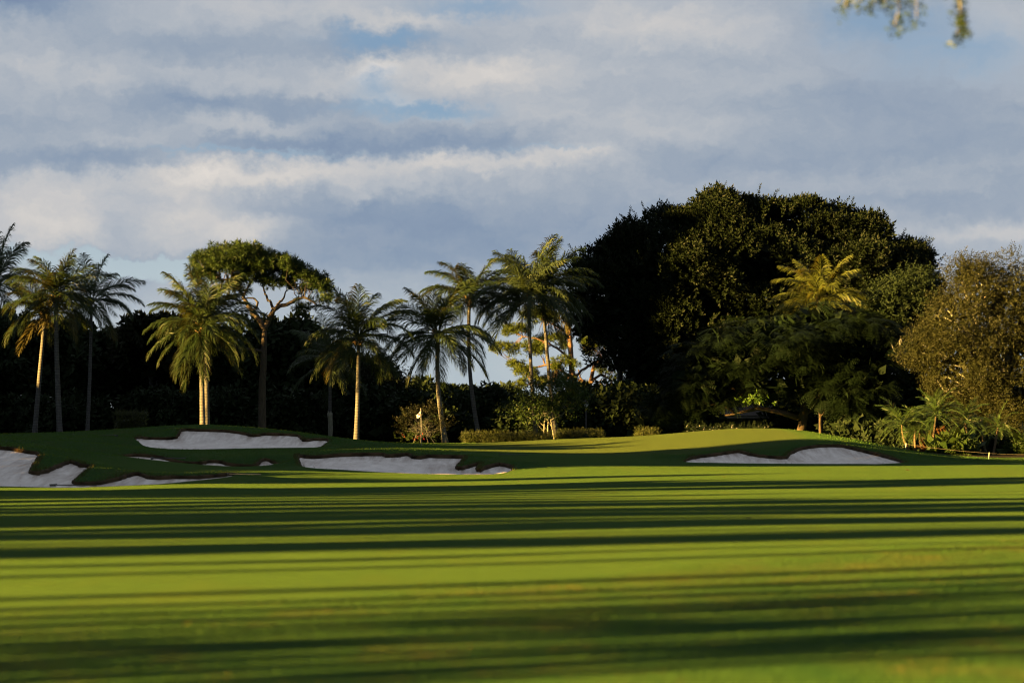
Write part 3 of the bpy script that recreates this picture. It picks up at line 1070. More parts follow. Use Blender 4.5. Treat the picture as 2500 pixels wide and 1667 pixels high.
def tree(name, u, d, lobes, leaves, mat, label, cat='tree', group=None, kind='clump', scale=1.0, trunk_r=.25, bark='bark', core=0, axis_up=.3,
         shell=.25, sub=14, subr=.36, droop=0.0, lobes_world=None, branches=5, low=-.55, flat=0.0, base_xy=None, trunk_top=None, core_mat=None, trunks=1, sprigs=0, core_scale=1.0):
    lb = lobes_world if lobes_world is not None else lobes_px(lobes, d)
    if base_xy is None:
        bx, by = px(u, V0, d)[:2]
    else:
        bx, by = base_xy
    bz = gz(bx, by)
    root = thing(name, (bx, by, bz), label, cat, group)
    mb = MB()
    cz = np.mean([l[0] for l in lb], 0)
    for kk in range(trunks):
        b0 = np.array([bx + (kk - (trunks - 1) / 2) * .5, by, bz - .15])
        top = np.array([cz[0] if trunk_top is None else trunk_top[0], cz[1], cz[2] if trunk_top is None else trunk_top[1]])
        path = limb(b0, top, 0, 9, .12)
        mb.tube(path, np.linspace(trunk_r, trunk_r * .45, 9) * np.where(np.arange(9) == 0, 1.35, 1), 8)
        for i in range(branches):
            l = lb[i % len(lb)]
            tgt = np.asarray(l[0]) + rand_dirs(1)[0] * np.asarray(l[1]) * .5
            k = min(8, 3 + i % 5)
            pp = limb(path[k], tgt, .1, 7, .25)
            mb.tube(pp, np.linspace(trunk_r * .42, trunk_r * .1, 7), 6)
    put(mb.obj('trunk', M[bark], None, True), root)
    p, nrm = crown_points(lb, leaves, sub, subr, shell, low)
    ax = nrm + np.array([0, 0, axis_up]) + RNG.normal(0, .25, p.shape)
    if droop:
        ax = nrm * .6 + np.array([0, 0, -droop]) + RNG.normal(0, .3, p.shape)
    if flat:
        ax[:, 2] *= (1 - flat)
        ax[:, 2] -= .15
    c = MB()
    roll = None
    if kind == 'feather':
        # feathered sprays keep their upper side up
        roll = np.full(len(p), PI) * 0 + RNG.normal(0, .35, len(p))
        w = RNG.integers(0, 4, len(p))
        sc = scale * RNG.uniform(.75, 1.25, len(p))
        for k in range(4):
            m = w == k
            scatter(c, TPL[kind][k][0], TPL[kind][k][1], p[m], ax[m], sc[m], roll[m])
    else:
        strew(c, kind, p, ax, scale * RNG.uniform(.75, 1.25, len(p)))
    if sprigs:          # longer shoots that break the outline
        q, qn = crown_points(lb, sprigs // 4, sub, subr, .1, low)
        qa = norm(qn + [0, 0, .8] + RNG.normal(0, .35, qn.shape))
        for st in range(4):
            strew(c, kind, q + qa * st * .32 * scale, qa + RNG.normal(0, .25, qa.shape), scale * RNG.uniform(.75, 1.1, len(q)) * (1 - .12 * st))
    if core:
        q = core_points(lb, core)
        strew(c, 'card', q, rand_dirs(len(q)), RNG.uniform(.7, 1.2, len(q)) * core_scale)
    put(c.obj('crown', mat), root)
    return root


# ---- palms
def frond_mesh(L, e0, droop, seed, nleaf=62, leaf=1.08, w=.054, mat=None, hang=1.0, name='frond'):
    r = np.random.default_rng(seed)
    n = 14
    t = np.linspace(0, 1, n)
    ang = np.radians(e0 - droop * t ** 1.35)
    seg = L / (n - 1)
    X = np.concatenate([[0], np.cumsum(np.cos(ang[:-1]) * seg)])
    Z = np.concatenate([[0], np.cumsum(np.sin(ang[:-1]) * seg)])
    yb = r.normal(0, .05) * t ** 2 * L
    path = np.column_stack([X, yb, Z])
    mb = MB()
    mb.tube(path, np.linspace(.035, .008, n) * (L / 3.2), 4, False)
    V, Q, T = [], [], []
    tt = np.linspace(.13, .995, nleaf)
    for s in (-1, 1):
        for q in tt:
            if r.random() < .09:
                continue                # torn-out leaflets
            q = min(.999, q + r.normal(0, .008))
            f = q * (n - 1)
            i = int(f)
            b = path[i] * (1 - (f - i)) + path[i + 1] * (f - i)
            T0 = path[i + 1] - path[i]
            T0 /= np.linalg.norm(T0)
            up = np.cross(T0, np.array([0, 1.0, 0]))
            if up[2] < 0:
                up = -up
            a = math.radians(44 + 28 * q + r.normal(0, 5))
            ll = leaf * L / 3.2 * (math.sin(PI * (0.16 + .78 * q)) ** .7) * r.uniform(.85, 1.1)
            dv = np.array([0, s, 0]) * math.cos(a) + T0 * math.sin(a) + up * r.uniform(.05, .35)
            dv /= np.linalg.norm(dv)
            g = np.array([0, 0, -1.0]) * hang
            d2 = dv + g * r.uniform(.28, .6)
            d2 /= np.linalg.norm(d2)
            d3 = d2 + g * r.uniform(.5, 1.2)
            d3 /= np.linalg.norm(d3)
            wv = T0 * w * .5 * r.uniform(.8, 1.1) + up * r.normal(0, .3) * w * .5
            m1 = b + dv * ll * .3
            m2 = m1 + d2 * ll * .35
            tip = m2 + d3 * ll * .4
            k = len(V)
            V += [b - wv * .6, b + wv * .6, m1 - wv, m1 + wv, m2 - wv * .75, m2 + wv * .75, tip]
            Q += [(k, k + 1, k + 3, k + 2), (k + 2, k + 3, k + 5, k + 4)]
            T += [(k + 4, k + 5, k + 6)]
    mb.add(np.array(V), Q, T)
    return make_mesh(name, np.vstack(mb.V), np.vstack(mb.Q), np.vstack(mb.T), mat)


ELEV = [84, 72, 60, 48, 36, 24, 10, -6, -24, -46, -64]
DROOP = [30, 46, 62, 74, 84, 86, 78, 68, 54, 36, 22]


def frond_set(mat, seed, **kw):
    return [[frond_mesh(3.2, e, dr * f, seed + i * 7 + j, mat=mat, **kw) for j, f in enumerate((.85, 1.12))] for i, (e, dr) in enumerate(zip(ELEV, DROOP))]


FR = {'palm': frond_set(M['palm'], 100), 'back': frond_set(M['palm_back'], 300), 'old': frond_set(M['palm_old'], 500), 'gold': frond_set(M['palm_gold'], 900)}
FR_DATE = [[frond_mesh(1.25, e, dr * 1.05, 700 + i * 5 + j, nleaf=30, leaf=.75, w=.022, mat=M['date'], hang=.35) for j in (0, 1)] for i, (e, dr) in enumerate(zip(ELEV, DROOP))]


def palm(name, ub, uc, vc, d, label, n=26, flen=3.3, r0=.19, style='palm', emin=-40, emax=76, sets=None, bark='palmtrunk', group=None, seed=0, bend=0.0, old=2, boots=True, db=0.0, extra=(), cat='palm tree', trunk_vis=True):
    rr = np.random.default_rng(seed + 1000)
    b = px(ub, V0, d)
    bz = gz(b[0], b[1])
    c = px(uc, vc, d + db)
    root = thing(name, (b[0], b[1], bz), label, cat, group)
    t = np.linspace(0, 1, 22)[:, None]
    p0 = np.array([b[0], b[1], bz - .1])
    path = p0 * (1 - t) + c * t
    path[:, 0] += np.sin(t[:, 0] * PI) * bend
    # lean mostly near the foot
    path[:, 0] += (c[0] - p0[0]) * .18 * np.sin(t[:, 0] * PI)
    rad = r0 * (1 - .33 * t[:, 0]) * (1 + .45 * np.exp(-t[:, 0] * 16)) * (1 + rr.normal(0, .02, 22))
    mb = MB()
    mb.tube(path, rad, 10)
    put(mb.obj('trunk', M[bark], None, True), root)
    top = path[-1]
    if boots:
        mb = MB()
        for k in range(16):
            a = k * 2.4
            h = rr.uniform(-.55, .1) * flen / 3.3
            dv = np.array([math.cos(a), math.sin(a), rr.uniform(.5, 1.6)])
            dv /= np.linalg.norm(dv)
            q = top + np.array([math.cos(a), math.sin(a), 0]) * r0 * .6 + [0, 0, h]
            mb.tube(np.array([q, q + dv * .2, q + dv * .42]), np.array([.085, .07, .03]) * r0 / .19, 5)
        put(mb.obj('leaf_base', M['boots'], None, True), root)
    sets = sets or FR[style]
    lst = []
    for k in range(n):
        e = emax + (emin - emax) * ((k + .5) / n) ** 1.15 + rr.normal(0, 7)
        lst.append((math.degrees(k * 2.39996) + rr.normal(0, 12), e))
    lst += list(extra)
    for k, (az, e) in enumerate(lst):
        i = int(np.argmin([abs(e - q) for q in ELEV]))
        st = sets
        if old and k >= n - old and k < n and style != 'date':
            st = FR['old']
        me = st[i][int(rr.integers(0, 2))]
        o = new_obj('frond', me, root)
        o.location = (top[0] - root.location[0] + math.cos(math.radians(az)) * r0 * .5, top[1] - root.location[1] + math.sin(math.radians(az)) * r0 * .5, top[2] - root.location[2] + (e / 84) * .12)
        o.rotation_euler = (rr.normal(0, .22), 0, math.radians(az))
        s = flen / 3.2 * rr.uniform(.88, 1.08)
        if st is FR_DATE:
            s = flen / 1.25 * rr.uniform(.88, 1.08)
        o.scale = (s, s, s)
    return root


D2 = 1.0629   # display pixels of the measuring view -> photograph pixels


def dpalm(name, ub, uc, vc, d, label, **kw):
    return palm(name, ub * D2, uc * D2, vc * D2, d, label, **kw)


PG = 'coconut palms behind the green'
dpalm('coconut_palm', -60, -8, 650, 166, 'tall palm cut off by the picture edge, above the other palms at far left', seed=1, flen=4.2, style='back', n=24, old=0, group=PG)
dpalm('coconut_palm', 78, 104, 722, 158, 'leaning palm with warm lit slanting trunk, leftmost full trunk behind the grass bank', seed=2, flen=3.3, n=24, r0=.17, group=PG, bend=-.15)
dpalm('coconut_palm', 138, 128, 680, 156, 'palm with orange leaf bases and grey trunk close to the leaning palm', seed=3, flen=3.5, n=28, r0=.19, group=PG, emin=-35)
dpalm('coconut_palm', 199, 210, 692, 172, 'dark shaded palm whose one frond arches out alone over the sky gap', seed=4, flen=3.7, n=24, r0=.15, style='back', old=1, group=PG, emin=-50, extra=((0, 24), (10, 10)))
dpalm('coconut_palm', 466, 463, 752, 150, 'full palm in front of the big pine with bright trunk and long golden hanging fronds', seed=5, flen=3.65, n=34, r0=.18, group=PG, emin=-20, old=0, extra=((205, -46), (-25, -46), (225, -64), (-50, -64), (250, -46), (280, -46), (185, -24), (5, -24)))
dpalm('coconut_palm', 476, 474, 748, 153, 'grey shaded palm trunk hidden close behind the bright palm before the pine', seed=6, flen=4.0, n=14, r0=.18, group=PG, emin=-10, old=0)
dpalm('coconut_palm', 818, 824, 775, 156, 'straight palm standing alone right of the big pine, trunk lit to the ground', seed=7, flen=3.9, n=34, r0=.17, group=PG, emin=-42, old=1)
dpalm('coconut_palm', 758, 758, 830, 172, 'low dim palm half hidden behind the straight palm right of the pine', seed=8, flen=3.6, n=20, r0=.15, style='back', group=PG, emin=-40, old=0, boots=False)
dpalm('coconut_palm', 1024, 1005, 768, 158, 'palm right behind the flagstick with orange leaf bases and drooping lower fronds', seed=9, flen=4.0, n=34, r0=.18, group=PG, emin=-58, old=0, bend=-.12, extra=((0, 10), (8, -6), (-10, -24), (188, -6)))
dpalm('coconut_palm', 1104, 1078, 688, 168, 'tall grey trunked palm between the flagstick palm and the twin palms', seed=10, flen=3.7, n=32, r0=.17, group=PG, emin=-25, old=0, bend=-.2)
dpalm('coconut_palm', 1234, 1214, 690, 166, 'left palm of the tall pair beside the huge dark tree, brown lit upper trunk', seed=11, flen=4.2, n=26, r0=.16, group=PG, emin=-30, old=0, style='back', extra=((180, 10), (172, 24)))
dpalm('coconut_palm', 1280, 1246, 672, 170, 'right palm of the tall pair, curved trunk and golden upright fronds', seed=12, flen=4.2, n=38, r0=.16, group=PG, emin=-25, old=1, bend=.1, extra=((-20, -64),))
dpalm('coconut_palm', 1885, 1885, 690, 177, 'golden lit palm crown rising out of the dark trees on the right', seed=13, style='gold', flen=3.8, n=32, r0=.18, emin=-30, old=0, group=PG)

DG = 'pygmy date palms in the bed on the right'
for i, (ub, uc, vc, lab, fl, nf) in enumerate([
        (2095, 2072, 975, 'leaning date palm, outermost left of the left clump, beside the rope stake', 1.35, 26),
        (2107, 2102, 990, 'shortest thin stem inside the left date palm clump', 1.0, 18),
        (2124, 2112, 975, 'upright date palm in the middle of the left clump', 1.2, 22),
        (2138, 2150, 952, 'tallest date palm of the left clump, leaning right', 1.45, 26),
        (2264, 2216, 968, 'date palm of the right clump leaning far left over the round bush', 1.35, 24),
        (2270, 2258, 990, 'short middle date palm of the right clump', .95, 20),
        (2280, 2292, 982, 'date palm of the right clump leaning right away from the others', 1.05, 18)]):
    dpalm('date_palm', ub, uc, vc, 141 + (i % 3) * .6, lab, n=nf + 4, flen=fl * 1.35, r0=.085, sets=FR_DATE, style='date', bark='datetrunk', group=DG, seed=30 + i, emin=-35, old=0, boots=False, cat='date palm', bend=-.05)

# ---- big pine with umbrella crown
def pine_tree(name, d, trunk_pts, limbs, tufts_lobes, n, mat, bark, label, r0=.28, twigs=True, ts=1.0, sub=16, subr=.3):
    P = np.array([px(u * D2, v * D2, d + (o if o else 0)) for (u, v, o) in trunk_pts])
    bz = gz(P[0, 0], P[0, 1])
    P[0, 2] = bz - .1
    root = thing(name, (P[0, 0], P[0, 1], bz), label, 'pine tree')
    mb = MB()

    def smooth(Q, k=4):
        out = []
        for i in range(len(Q) - 1):
            p0, p1, p2, p3 = Q[max(i - 1, 0)], Q[i], Q[i + 1], Q[min(i + 2, len(Q) - 1)]
            for t in np.arange(k) / k:
                out.append(.5 * ((2 * p1) + (p2 - p0) * t + (2 * p0 - 5 * p1 + 4 * p2 - p3) * t * t + (3 * p1 - p0 - 3 * p2 + p3) * t ** 3))
        out.append(Q[-1])
        return np.array(out)
    S = smooth(P)
    mb.tube(S, np.linspace(r0, r0 * .55, len(S)), 9)
    ends = []
    for (pts, ra, rb) in limbs:
        Q = smooth(np.array([px(u * D2, v * D2, d + o) for (u, v, o) in pts]))
        Q += RNG.normal(0, .03, Q.shape)
        mb.tube(Q, np.linspace(ra, rb, len(Q)), 7)
        ends += list(Q[len(Q) // 2:])
    lb = lobes_px([(l[0] * D2, l[1] * D2, l[2] * D2, l[3] * D2) + tuple(l[4:]) for l in tufts_lobes], d)
    p, nr = crown_points(lb, n, sub, subr, .5, -.3)
    p = p + RNG.normal(0, .16, p.shape)
    ends = np.array(ends)
    if twigs:
        for q in p[:: max(1, len(p) // 110)]:
            e = ends[np.argmin(((ends - q) ** 2).sum(1))]
            if np.linalg.norm(e - q) < 3.0:
                mb.tube(limb(e, q, 0, 5, .35), np.linspace(.035, .01, 5), 4, False)
    put(mb.obj('trunk', M[bark], None, True), root)
    c = MB()
    strew(c, 'needles', p, nr + np.array([0, 0, .5]), ts * RNG.uniform(.8, 1.3, len(p)))
    put(c.obj('crown', M[mat]), root)
    return root


pine_tree('pine_tree', 156,
          [(603, 985, 0), (602, 900, 0), (605, 840, 0), (606, 790, 0), (608, 755, 0)],
          [([(608, 757, 0), (596, 738, 0), (580, 718, .3), (568, 700, .6), (558, 680, .8), (545, 660, 1), (530, 645, 1.2), (500, 640, 1.5)], .19, .05),
           ([(608, 757, 0), (616, 735, 0), (628, 715, -.3), (640, 705, -.6), (668, 695, -.8), (690, 684, -1), (712, 688, -1), (728, 700, -1)], .2, .05),
           ([(628, 716, -.3), (624, 700, .3), (614, 684, .6), (606, 668, .8), (604, 650, 1)], .11, .04),
           ([(630, 712, -.3), (640, 696, .2), (652, 686, .6), (655, 672, .8), (664, 665, 1)], .09, .03),
           ([(578, 716, .3), (592, 700, -.4), (585, 688, -.5), (566, 684, -.6), (548, 690, -.8)], .09, .03),
           ([(566, 698, .6), (545, 688, -.6), (525, 686, -1.2), (505, 676, -1.5)], .09, .03),
           ([(605, 812, 0), (590, 804, -.4), (565, 802, -.8), (545, 798, -1.2)], .11, .06),
           ([(560, 680, .8), (572, 655, -.2), (586, 640, -.5), (590, 622, -.6)], .08, .03)],
          [(515, 614, 60, 22, 0, 2.2), (605, 622, 50, 18, 0, 2.2), (722, 662, 32, 18, 0, 1.5), (475, 606, 38, 22, 0, 1.8), (520, 590, 48, 24, .5, 2.2), (565, 592, 50, 27, -.4, 2.4), (600, 605, 46, 24, 1, 2.4), (640, 612, 42, 22, -.6, 2.0), (668, 628, 40, 20, .5, 2.0),
           (705, 645, 34, 20, 0, 1.6), (738, 662, 26, 18, -.5, 1.2), (470, 635, 30, 16, -1, 1.4), (520, 625, 40, 18, -1.2, 1.4), (580, 640, 44, 12, 0, 1.6), (640, 650, 40, 10, .5, 1.4), (700, 712, 18, 12, -1, .8), (745, 690, 14, 10, -1, .6), (530, 660, 24, 10, 1.2, .9)],
          5000, 'needles', 'pinebark', 'tall pine with flat umbrella crown and forked limbs, highest tree on the left', .27, ts=.95, subr=.36)

# golden pines in the gap beside the huge tree
pine_tree('pine_tree', 224,
          [(1318, 1000, 0), (1316, 900, 0), (1312, 830, 0), (1308, 770, 0), (1300, 720, 0)],
          [([(1316, 880, 0), (1290, 850, .5), (1260, 838, 1), (1225, 845, 1), (1190, 842, 1)], .16, .05), ([(1312, 830, 0), (1280, 800, -.5), (1240, 780, -1), (1200, 772, -1)], .12, .04),
           ([(1308, 770, 0), (1270, 745, 0), (1235, 730, 0)], .1, .04), ([(1316, 870, 0), (1345, 845, .5), (1375, 830, 1), (1400, 800, 1)], .14, .05), ([(1314, 860, 0), (1290, 880, -.8), (1250, 885, -1.2), (1225, 880, -1.5)], .1, .04)],
          [(1240, 735, 55, 22, 0, 2), (1190, 765, 36, 18, 0, 1.5), (1160, 805, 30, 14, 0, 1.2), (1215, 800, 45, 16, -.5, 1.5), (1180, 842, 22, 10, .5, 1), (1270, 790, 40, 26, 1, 1.6), (1225, 880, 40, 16, -1, 1.4),
           (1205, 855, 30, 12, -1, 1.2), (1290, 700, 40, 20, .5, 1.6), (1370, 790, 40, 30, 1, 1.5), (1300, 840, 30, 18, -1, 1.2), (1290, 870, 35, 14, 1, 1.4)],
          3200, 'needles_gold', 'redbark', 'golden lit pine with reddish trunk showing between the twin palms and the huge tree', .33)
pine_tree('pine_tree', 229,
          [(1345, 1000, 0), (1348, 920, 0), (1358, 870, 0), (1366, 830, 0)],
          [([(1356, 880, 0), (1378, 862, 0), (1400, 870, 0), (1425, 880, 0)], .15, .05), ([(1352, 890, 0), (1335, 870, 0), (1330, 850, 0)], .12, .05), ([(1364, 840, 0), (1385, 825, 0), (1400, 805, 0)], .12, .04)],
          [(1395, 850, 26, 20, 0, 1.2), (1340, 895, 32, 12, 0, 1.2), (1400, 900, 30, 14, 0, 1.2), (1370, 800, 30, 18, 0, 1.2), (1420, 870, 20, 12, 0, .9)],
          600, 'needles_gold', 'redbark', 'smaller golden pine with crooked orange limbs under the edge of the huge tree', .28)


def T(name, u, d, lobes, leaves, mat, label, **kw):
    """tree from lobes given in display pixels"""
    lb = [(l[0] * D2, l[1] * D2, l[2] * D2, l[3] * D2) + tuple(l[4:]) for l in lobes]
    tt = kw.pop('top', None)
    if tt is not None:
        q = px(tt[0] * D2, tt[1] * D2, d)
        kw['trunk_top'] = (q[0], q[2])
    return tree(name, u * D2, d, lb, leaves, M[mat], label, **kw)


# ---- the huge fig
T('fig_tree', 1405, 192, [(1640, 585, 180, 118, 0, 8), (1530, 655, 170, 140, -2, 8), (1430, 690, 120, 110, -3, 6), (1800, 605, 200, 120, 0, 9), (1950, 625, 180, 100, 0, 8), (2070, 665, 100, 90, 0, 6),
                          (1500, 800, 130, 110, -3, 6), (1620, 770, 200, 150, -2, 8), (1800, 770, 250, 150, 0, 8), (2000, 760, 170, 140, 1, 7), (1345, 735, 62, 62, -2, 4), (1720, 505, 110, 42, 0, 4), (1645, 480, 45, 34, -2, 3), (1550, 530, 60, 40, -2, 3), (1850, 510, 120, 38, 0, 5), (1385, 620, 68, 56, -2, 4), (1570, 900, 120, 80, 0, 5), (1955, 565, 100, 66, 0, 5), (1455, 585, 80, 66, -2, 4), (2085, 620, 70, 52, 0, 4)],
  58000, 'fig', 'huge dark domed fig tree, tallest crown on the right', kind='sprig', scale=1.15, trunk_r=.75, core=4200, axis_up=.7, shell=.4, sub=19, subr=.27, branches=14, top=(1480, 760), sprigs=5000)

# ---- poinciana in front of it
pt = T('poinciana_tree', 1832, 168, [(1900, 760, 150, 60, 0, 4), (1780, 790, 170, 70, -1, 4.5), (1690, 830, 130, 70, -1, 4), (1620, 880, 110, 55, -1.5, 3.2), (1960, 800, 110, 80, -1, 4), (1990, 880, 70, 70, -2, 2.5), (1930, 900, 70, 60, -2.5, 2.2), (1760, 870, 110, 50, -2, 3),
                                     (1560, 930, 70, 30, -2, 2), (1640, 920, 60, 35, -2.5, 2), (1520, 945, 45, 22, -2, 1.5), (1860, 830, 150, 70, 0, 4), (1970, 940, 45, 35, -2.5, 1.4), (1700, 900, 60, 30, -2.5, 1.5)],
       5200, 'poinciana', 'spreading dark feathery leaved tree in front of the huge fig', kind='feather', scale=.95, trunk_r=.34, bark='orangebark', axis_up=-.1, shell=.3, sub=20, subr=.3, flat=.75, branches=3, top=(1840, 800), core=700)
mb = MB()
for pts, r0, r1 in [([(1828, 958, -1), (1805, 950, -2.2), (1780, 944, -2.6), (1740, 938, -3), (1715, 944, -3.3), (1690, 950, -3.5), (1665, 954, -3.6)], .22, .05),
                    ([(1836, 965, -.5), (1850, 930, -1), (1868, 905, -1.5), (1880, 860, -1.5)], .2, .1),
                    ([(1690, 950, -3.5), (1670, 935, -3.6), (1640, 930, -3.6), (1615, 922, -3.6)], .1, .05),
                    ([(1740, 938, -3), (1720, 915, -3), (1700, 905, -3), (1680, 890, -3)], .1, .05)]:
    P = np.array([px(u * D2, v * D2, 168 + o) for u, v, o in pts])
    mb.tube(P, np.linspace(r0, r1, len(P)), 8)
put(mb.obj('branch', M['orangebark'], None, True), pt)
T('young_tree', 1882, 166, [(1885, 880, 40, 35, 0, 1.6), (1915, 920, 30, 25, 0, 1.2)], 500, 'poinciana', 'slim straight trunked tree just right of the spreading feathery tree trunk', kind='feather', scale=.8, trunk_r=.1, bark='orangebark', flat=.7, axis_up=-.1, branches=3, top=(1884, 880))
mb = MB()
strew(mb, 'clump', px(1728 * D2, 918 * D2, 163.5) + RNG.normal(0, 1, (50, 3)) * [.45, .3, .22], rand_dirs(50), .5)
put(mb.obj('foliage', M['limegreen']), pt)

# ---- oak on the right
T('oak_tree', 2360, 160, [(2255, 690, 110, 95, 0, 4), (2350, 700, 120, 120, 0, 5), (2180, 750, 75, 75, -1, 3.5), (2200, 820, 95, 85, -1, 4), (2300, 830, 115, 105, -1.5, 4.5), (2420, 780, 130, 160, 0, 5), (2240, 895, 45, 45, -1.5, 2), (2330, 930, 75, 65, -1.5, 3), (2130, 800, 55, 50, -1, 2.5), (2225, 630, 50, 45, 0, 3), (2450, 880, 110, 100, 0, 4), (2170, 880, 35, 38, -1, 1.6), (2215, 955, 26, 40, -1.5, 1.2), (2300, 985, 40, 34, -1.5, 1.8)],
  22000, 'oak', 'olive brown fine leaved oak with drooping sprays at the right side', kind='fine', scale=1.08, trunk_r=.4, bark='palebark', droop=.3, shell=.55, sub=20, subr=.29, branches=46, core=1500, core_scale=.45, low=-.9)
T('olive_green_tree', 2060, 176, [(2045, 700, 48, 40, 0, 2.5), (2090, 670, 40, 36, 0, 2.5), (2030, 745, 35, 32, 0, 2), (2115, 700, 40, 50, 0, 2)], 1500, 'shade', 'small dim crown squeezed between the fig and the oak', kind='fine', scale=1.7, trunk_r=.2, core=200, branches=6, shell=.5)

# ---- tree line behind: left
BG = 'dark trees closing the view behind the green'
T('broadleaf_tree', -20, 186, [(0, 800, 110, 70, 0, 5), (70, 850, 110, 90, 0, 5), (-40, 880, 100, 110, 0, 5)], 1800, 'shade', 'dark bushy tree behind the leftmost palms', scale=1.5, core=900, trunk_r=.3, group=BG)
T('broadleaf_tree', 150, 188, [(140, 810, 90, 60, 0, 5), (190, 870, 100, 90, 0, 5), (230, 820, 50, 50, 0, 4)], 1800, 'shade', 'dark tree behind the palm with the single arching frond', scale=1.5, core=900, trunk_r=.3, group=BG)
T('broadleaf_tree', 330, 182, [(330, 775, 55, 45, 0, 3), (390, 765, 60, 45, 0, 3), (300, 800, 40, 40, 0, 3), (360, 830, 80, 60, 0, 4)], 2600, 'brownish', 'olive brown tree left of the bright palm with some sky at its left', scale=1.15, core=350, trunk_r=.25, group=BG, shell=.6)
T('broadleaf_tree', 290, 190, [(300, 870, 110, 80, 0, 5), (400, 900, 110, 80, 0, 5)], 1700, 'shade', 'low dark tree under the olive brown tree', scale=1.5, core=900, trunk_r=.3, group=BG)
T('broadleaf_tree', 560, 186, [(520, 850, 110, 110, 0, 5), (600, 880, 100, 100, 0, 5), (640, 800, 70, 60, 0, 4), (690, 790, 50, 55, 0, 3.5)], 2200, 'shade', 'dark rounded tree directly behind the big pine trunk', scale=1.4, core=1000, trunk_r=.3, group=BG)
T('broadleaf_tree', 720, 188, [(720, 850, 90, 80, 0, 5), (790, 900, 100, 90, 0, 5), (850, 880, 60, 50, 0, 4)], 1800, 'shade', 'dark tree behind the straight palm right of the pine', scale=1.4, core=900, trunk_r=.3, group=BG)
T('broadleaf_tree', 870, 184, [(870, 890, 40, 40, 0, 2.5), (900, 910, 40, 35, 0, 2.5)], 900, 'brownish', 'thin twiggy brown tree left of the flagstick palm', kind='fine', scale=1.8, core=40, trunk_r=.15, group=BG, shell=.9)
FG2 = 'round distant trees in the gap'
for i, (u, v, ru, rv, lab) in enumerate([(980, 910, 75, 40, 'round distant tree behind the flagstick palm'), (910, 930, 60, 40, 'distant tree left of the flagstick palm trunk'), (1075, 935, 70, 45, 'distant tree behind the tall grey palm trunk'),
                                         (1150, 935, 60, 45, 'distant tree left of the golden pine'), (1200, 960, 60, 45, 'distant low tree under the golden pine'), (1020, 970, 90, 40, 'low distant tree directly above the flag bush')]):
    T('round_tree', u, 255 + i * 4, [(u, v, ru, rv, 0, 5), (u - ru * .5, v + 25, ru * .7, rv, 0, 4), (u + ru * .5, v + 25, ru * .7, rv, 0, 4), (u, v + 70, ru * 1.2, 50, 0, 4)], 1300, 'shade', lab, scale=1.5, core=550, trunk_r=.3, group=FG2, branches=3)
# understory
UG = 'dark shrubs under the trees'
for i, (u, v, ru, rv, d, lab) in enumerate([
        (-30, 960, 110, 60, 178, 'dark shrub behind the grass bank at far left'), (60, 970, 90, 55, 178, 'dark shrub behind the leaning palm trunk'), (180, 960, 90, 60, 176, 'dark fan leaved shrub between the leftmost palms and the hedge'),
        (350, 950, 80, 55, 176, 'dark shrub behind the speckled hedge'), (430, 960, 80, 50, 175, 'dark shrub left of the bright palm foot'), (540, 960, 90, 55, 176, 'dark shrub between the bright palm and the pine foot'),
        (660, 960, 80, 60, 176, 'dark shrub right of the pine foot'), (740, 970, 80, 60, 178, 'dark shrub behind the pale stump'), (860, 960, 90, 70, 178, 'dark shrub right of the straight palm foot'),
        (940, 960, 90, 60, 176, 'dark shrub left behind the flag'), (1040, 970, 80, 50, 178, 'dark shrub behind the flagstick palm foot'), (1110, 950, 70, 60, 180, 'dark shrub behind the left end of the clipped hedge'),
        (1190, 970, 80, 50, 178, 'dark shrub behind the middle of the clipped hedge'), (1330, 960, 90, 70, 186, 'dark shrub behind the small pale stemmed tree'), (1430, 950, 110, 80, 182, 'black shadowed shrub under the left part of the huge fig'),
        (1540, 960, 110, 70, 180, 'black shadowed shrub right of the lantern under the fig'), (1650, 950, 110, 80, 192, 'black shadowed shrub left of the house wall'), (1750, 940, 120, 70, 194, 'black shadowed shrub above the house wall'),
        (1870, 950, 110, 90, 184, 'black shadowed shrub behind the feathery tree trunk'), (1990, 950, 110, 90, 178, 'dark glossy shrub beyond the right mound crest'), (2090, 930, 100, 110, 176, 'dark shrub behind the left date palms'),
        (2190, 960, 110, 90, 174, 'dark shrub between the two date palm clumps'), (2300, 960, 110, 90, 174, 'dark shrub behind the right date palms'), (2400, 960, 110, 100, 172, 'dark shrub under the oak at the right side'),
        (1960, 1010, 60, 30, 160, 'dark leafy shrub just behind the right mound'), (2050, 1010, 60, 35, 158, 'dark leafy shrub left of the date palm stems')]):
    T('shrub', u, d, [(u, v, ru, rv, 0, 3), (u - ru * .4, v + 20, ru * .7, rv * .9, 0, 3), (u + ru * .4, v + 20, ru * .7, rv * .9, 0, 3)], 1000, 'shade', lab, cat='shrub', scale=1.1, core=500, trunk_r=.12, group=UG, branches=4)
T('broadleaf_tree', 1260, 164, [(1220, 935, 45, 28, 0, 1.4), (1260, 905, 50, 30, 0, 1.5), (1300, 930, 45, 30, 0, 1.4), (1250, 950, 60, 20, 0, 1.3)], 1000, 'bush', 'small leafy tree with pale forked stems above the clipped hedge', kind='fine', scale=1.4, trunk_r=.07, bark='palebark', trunks=3, branches=5, shell=.8)

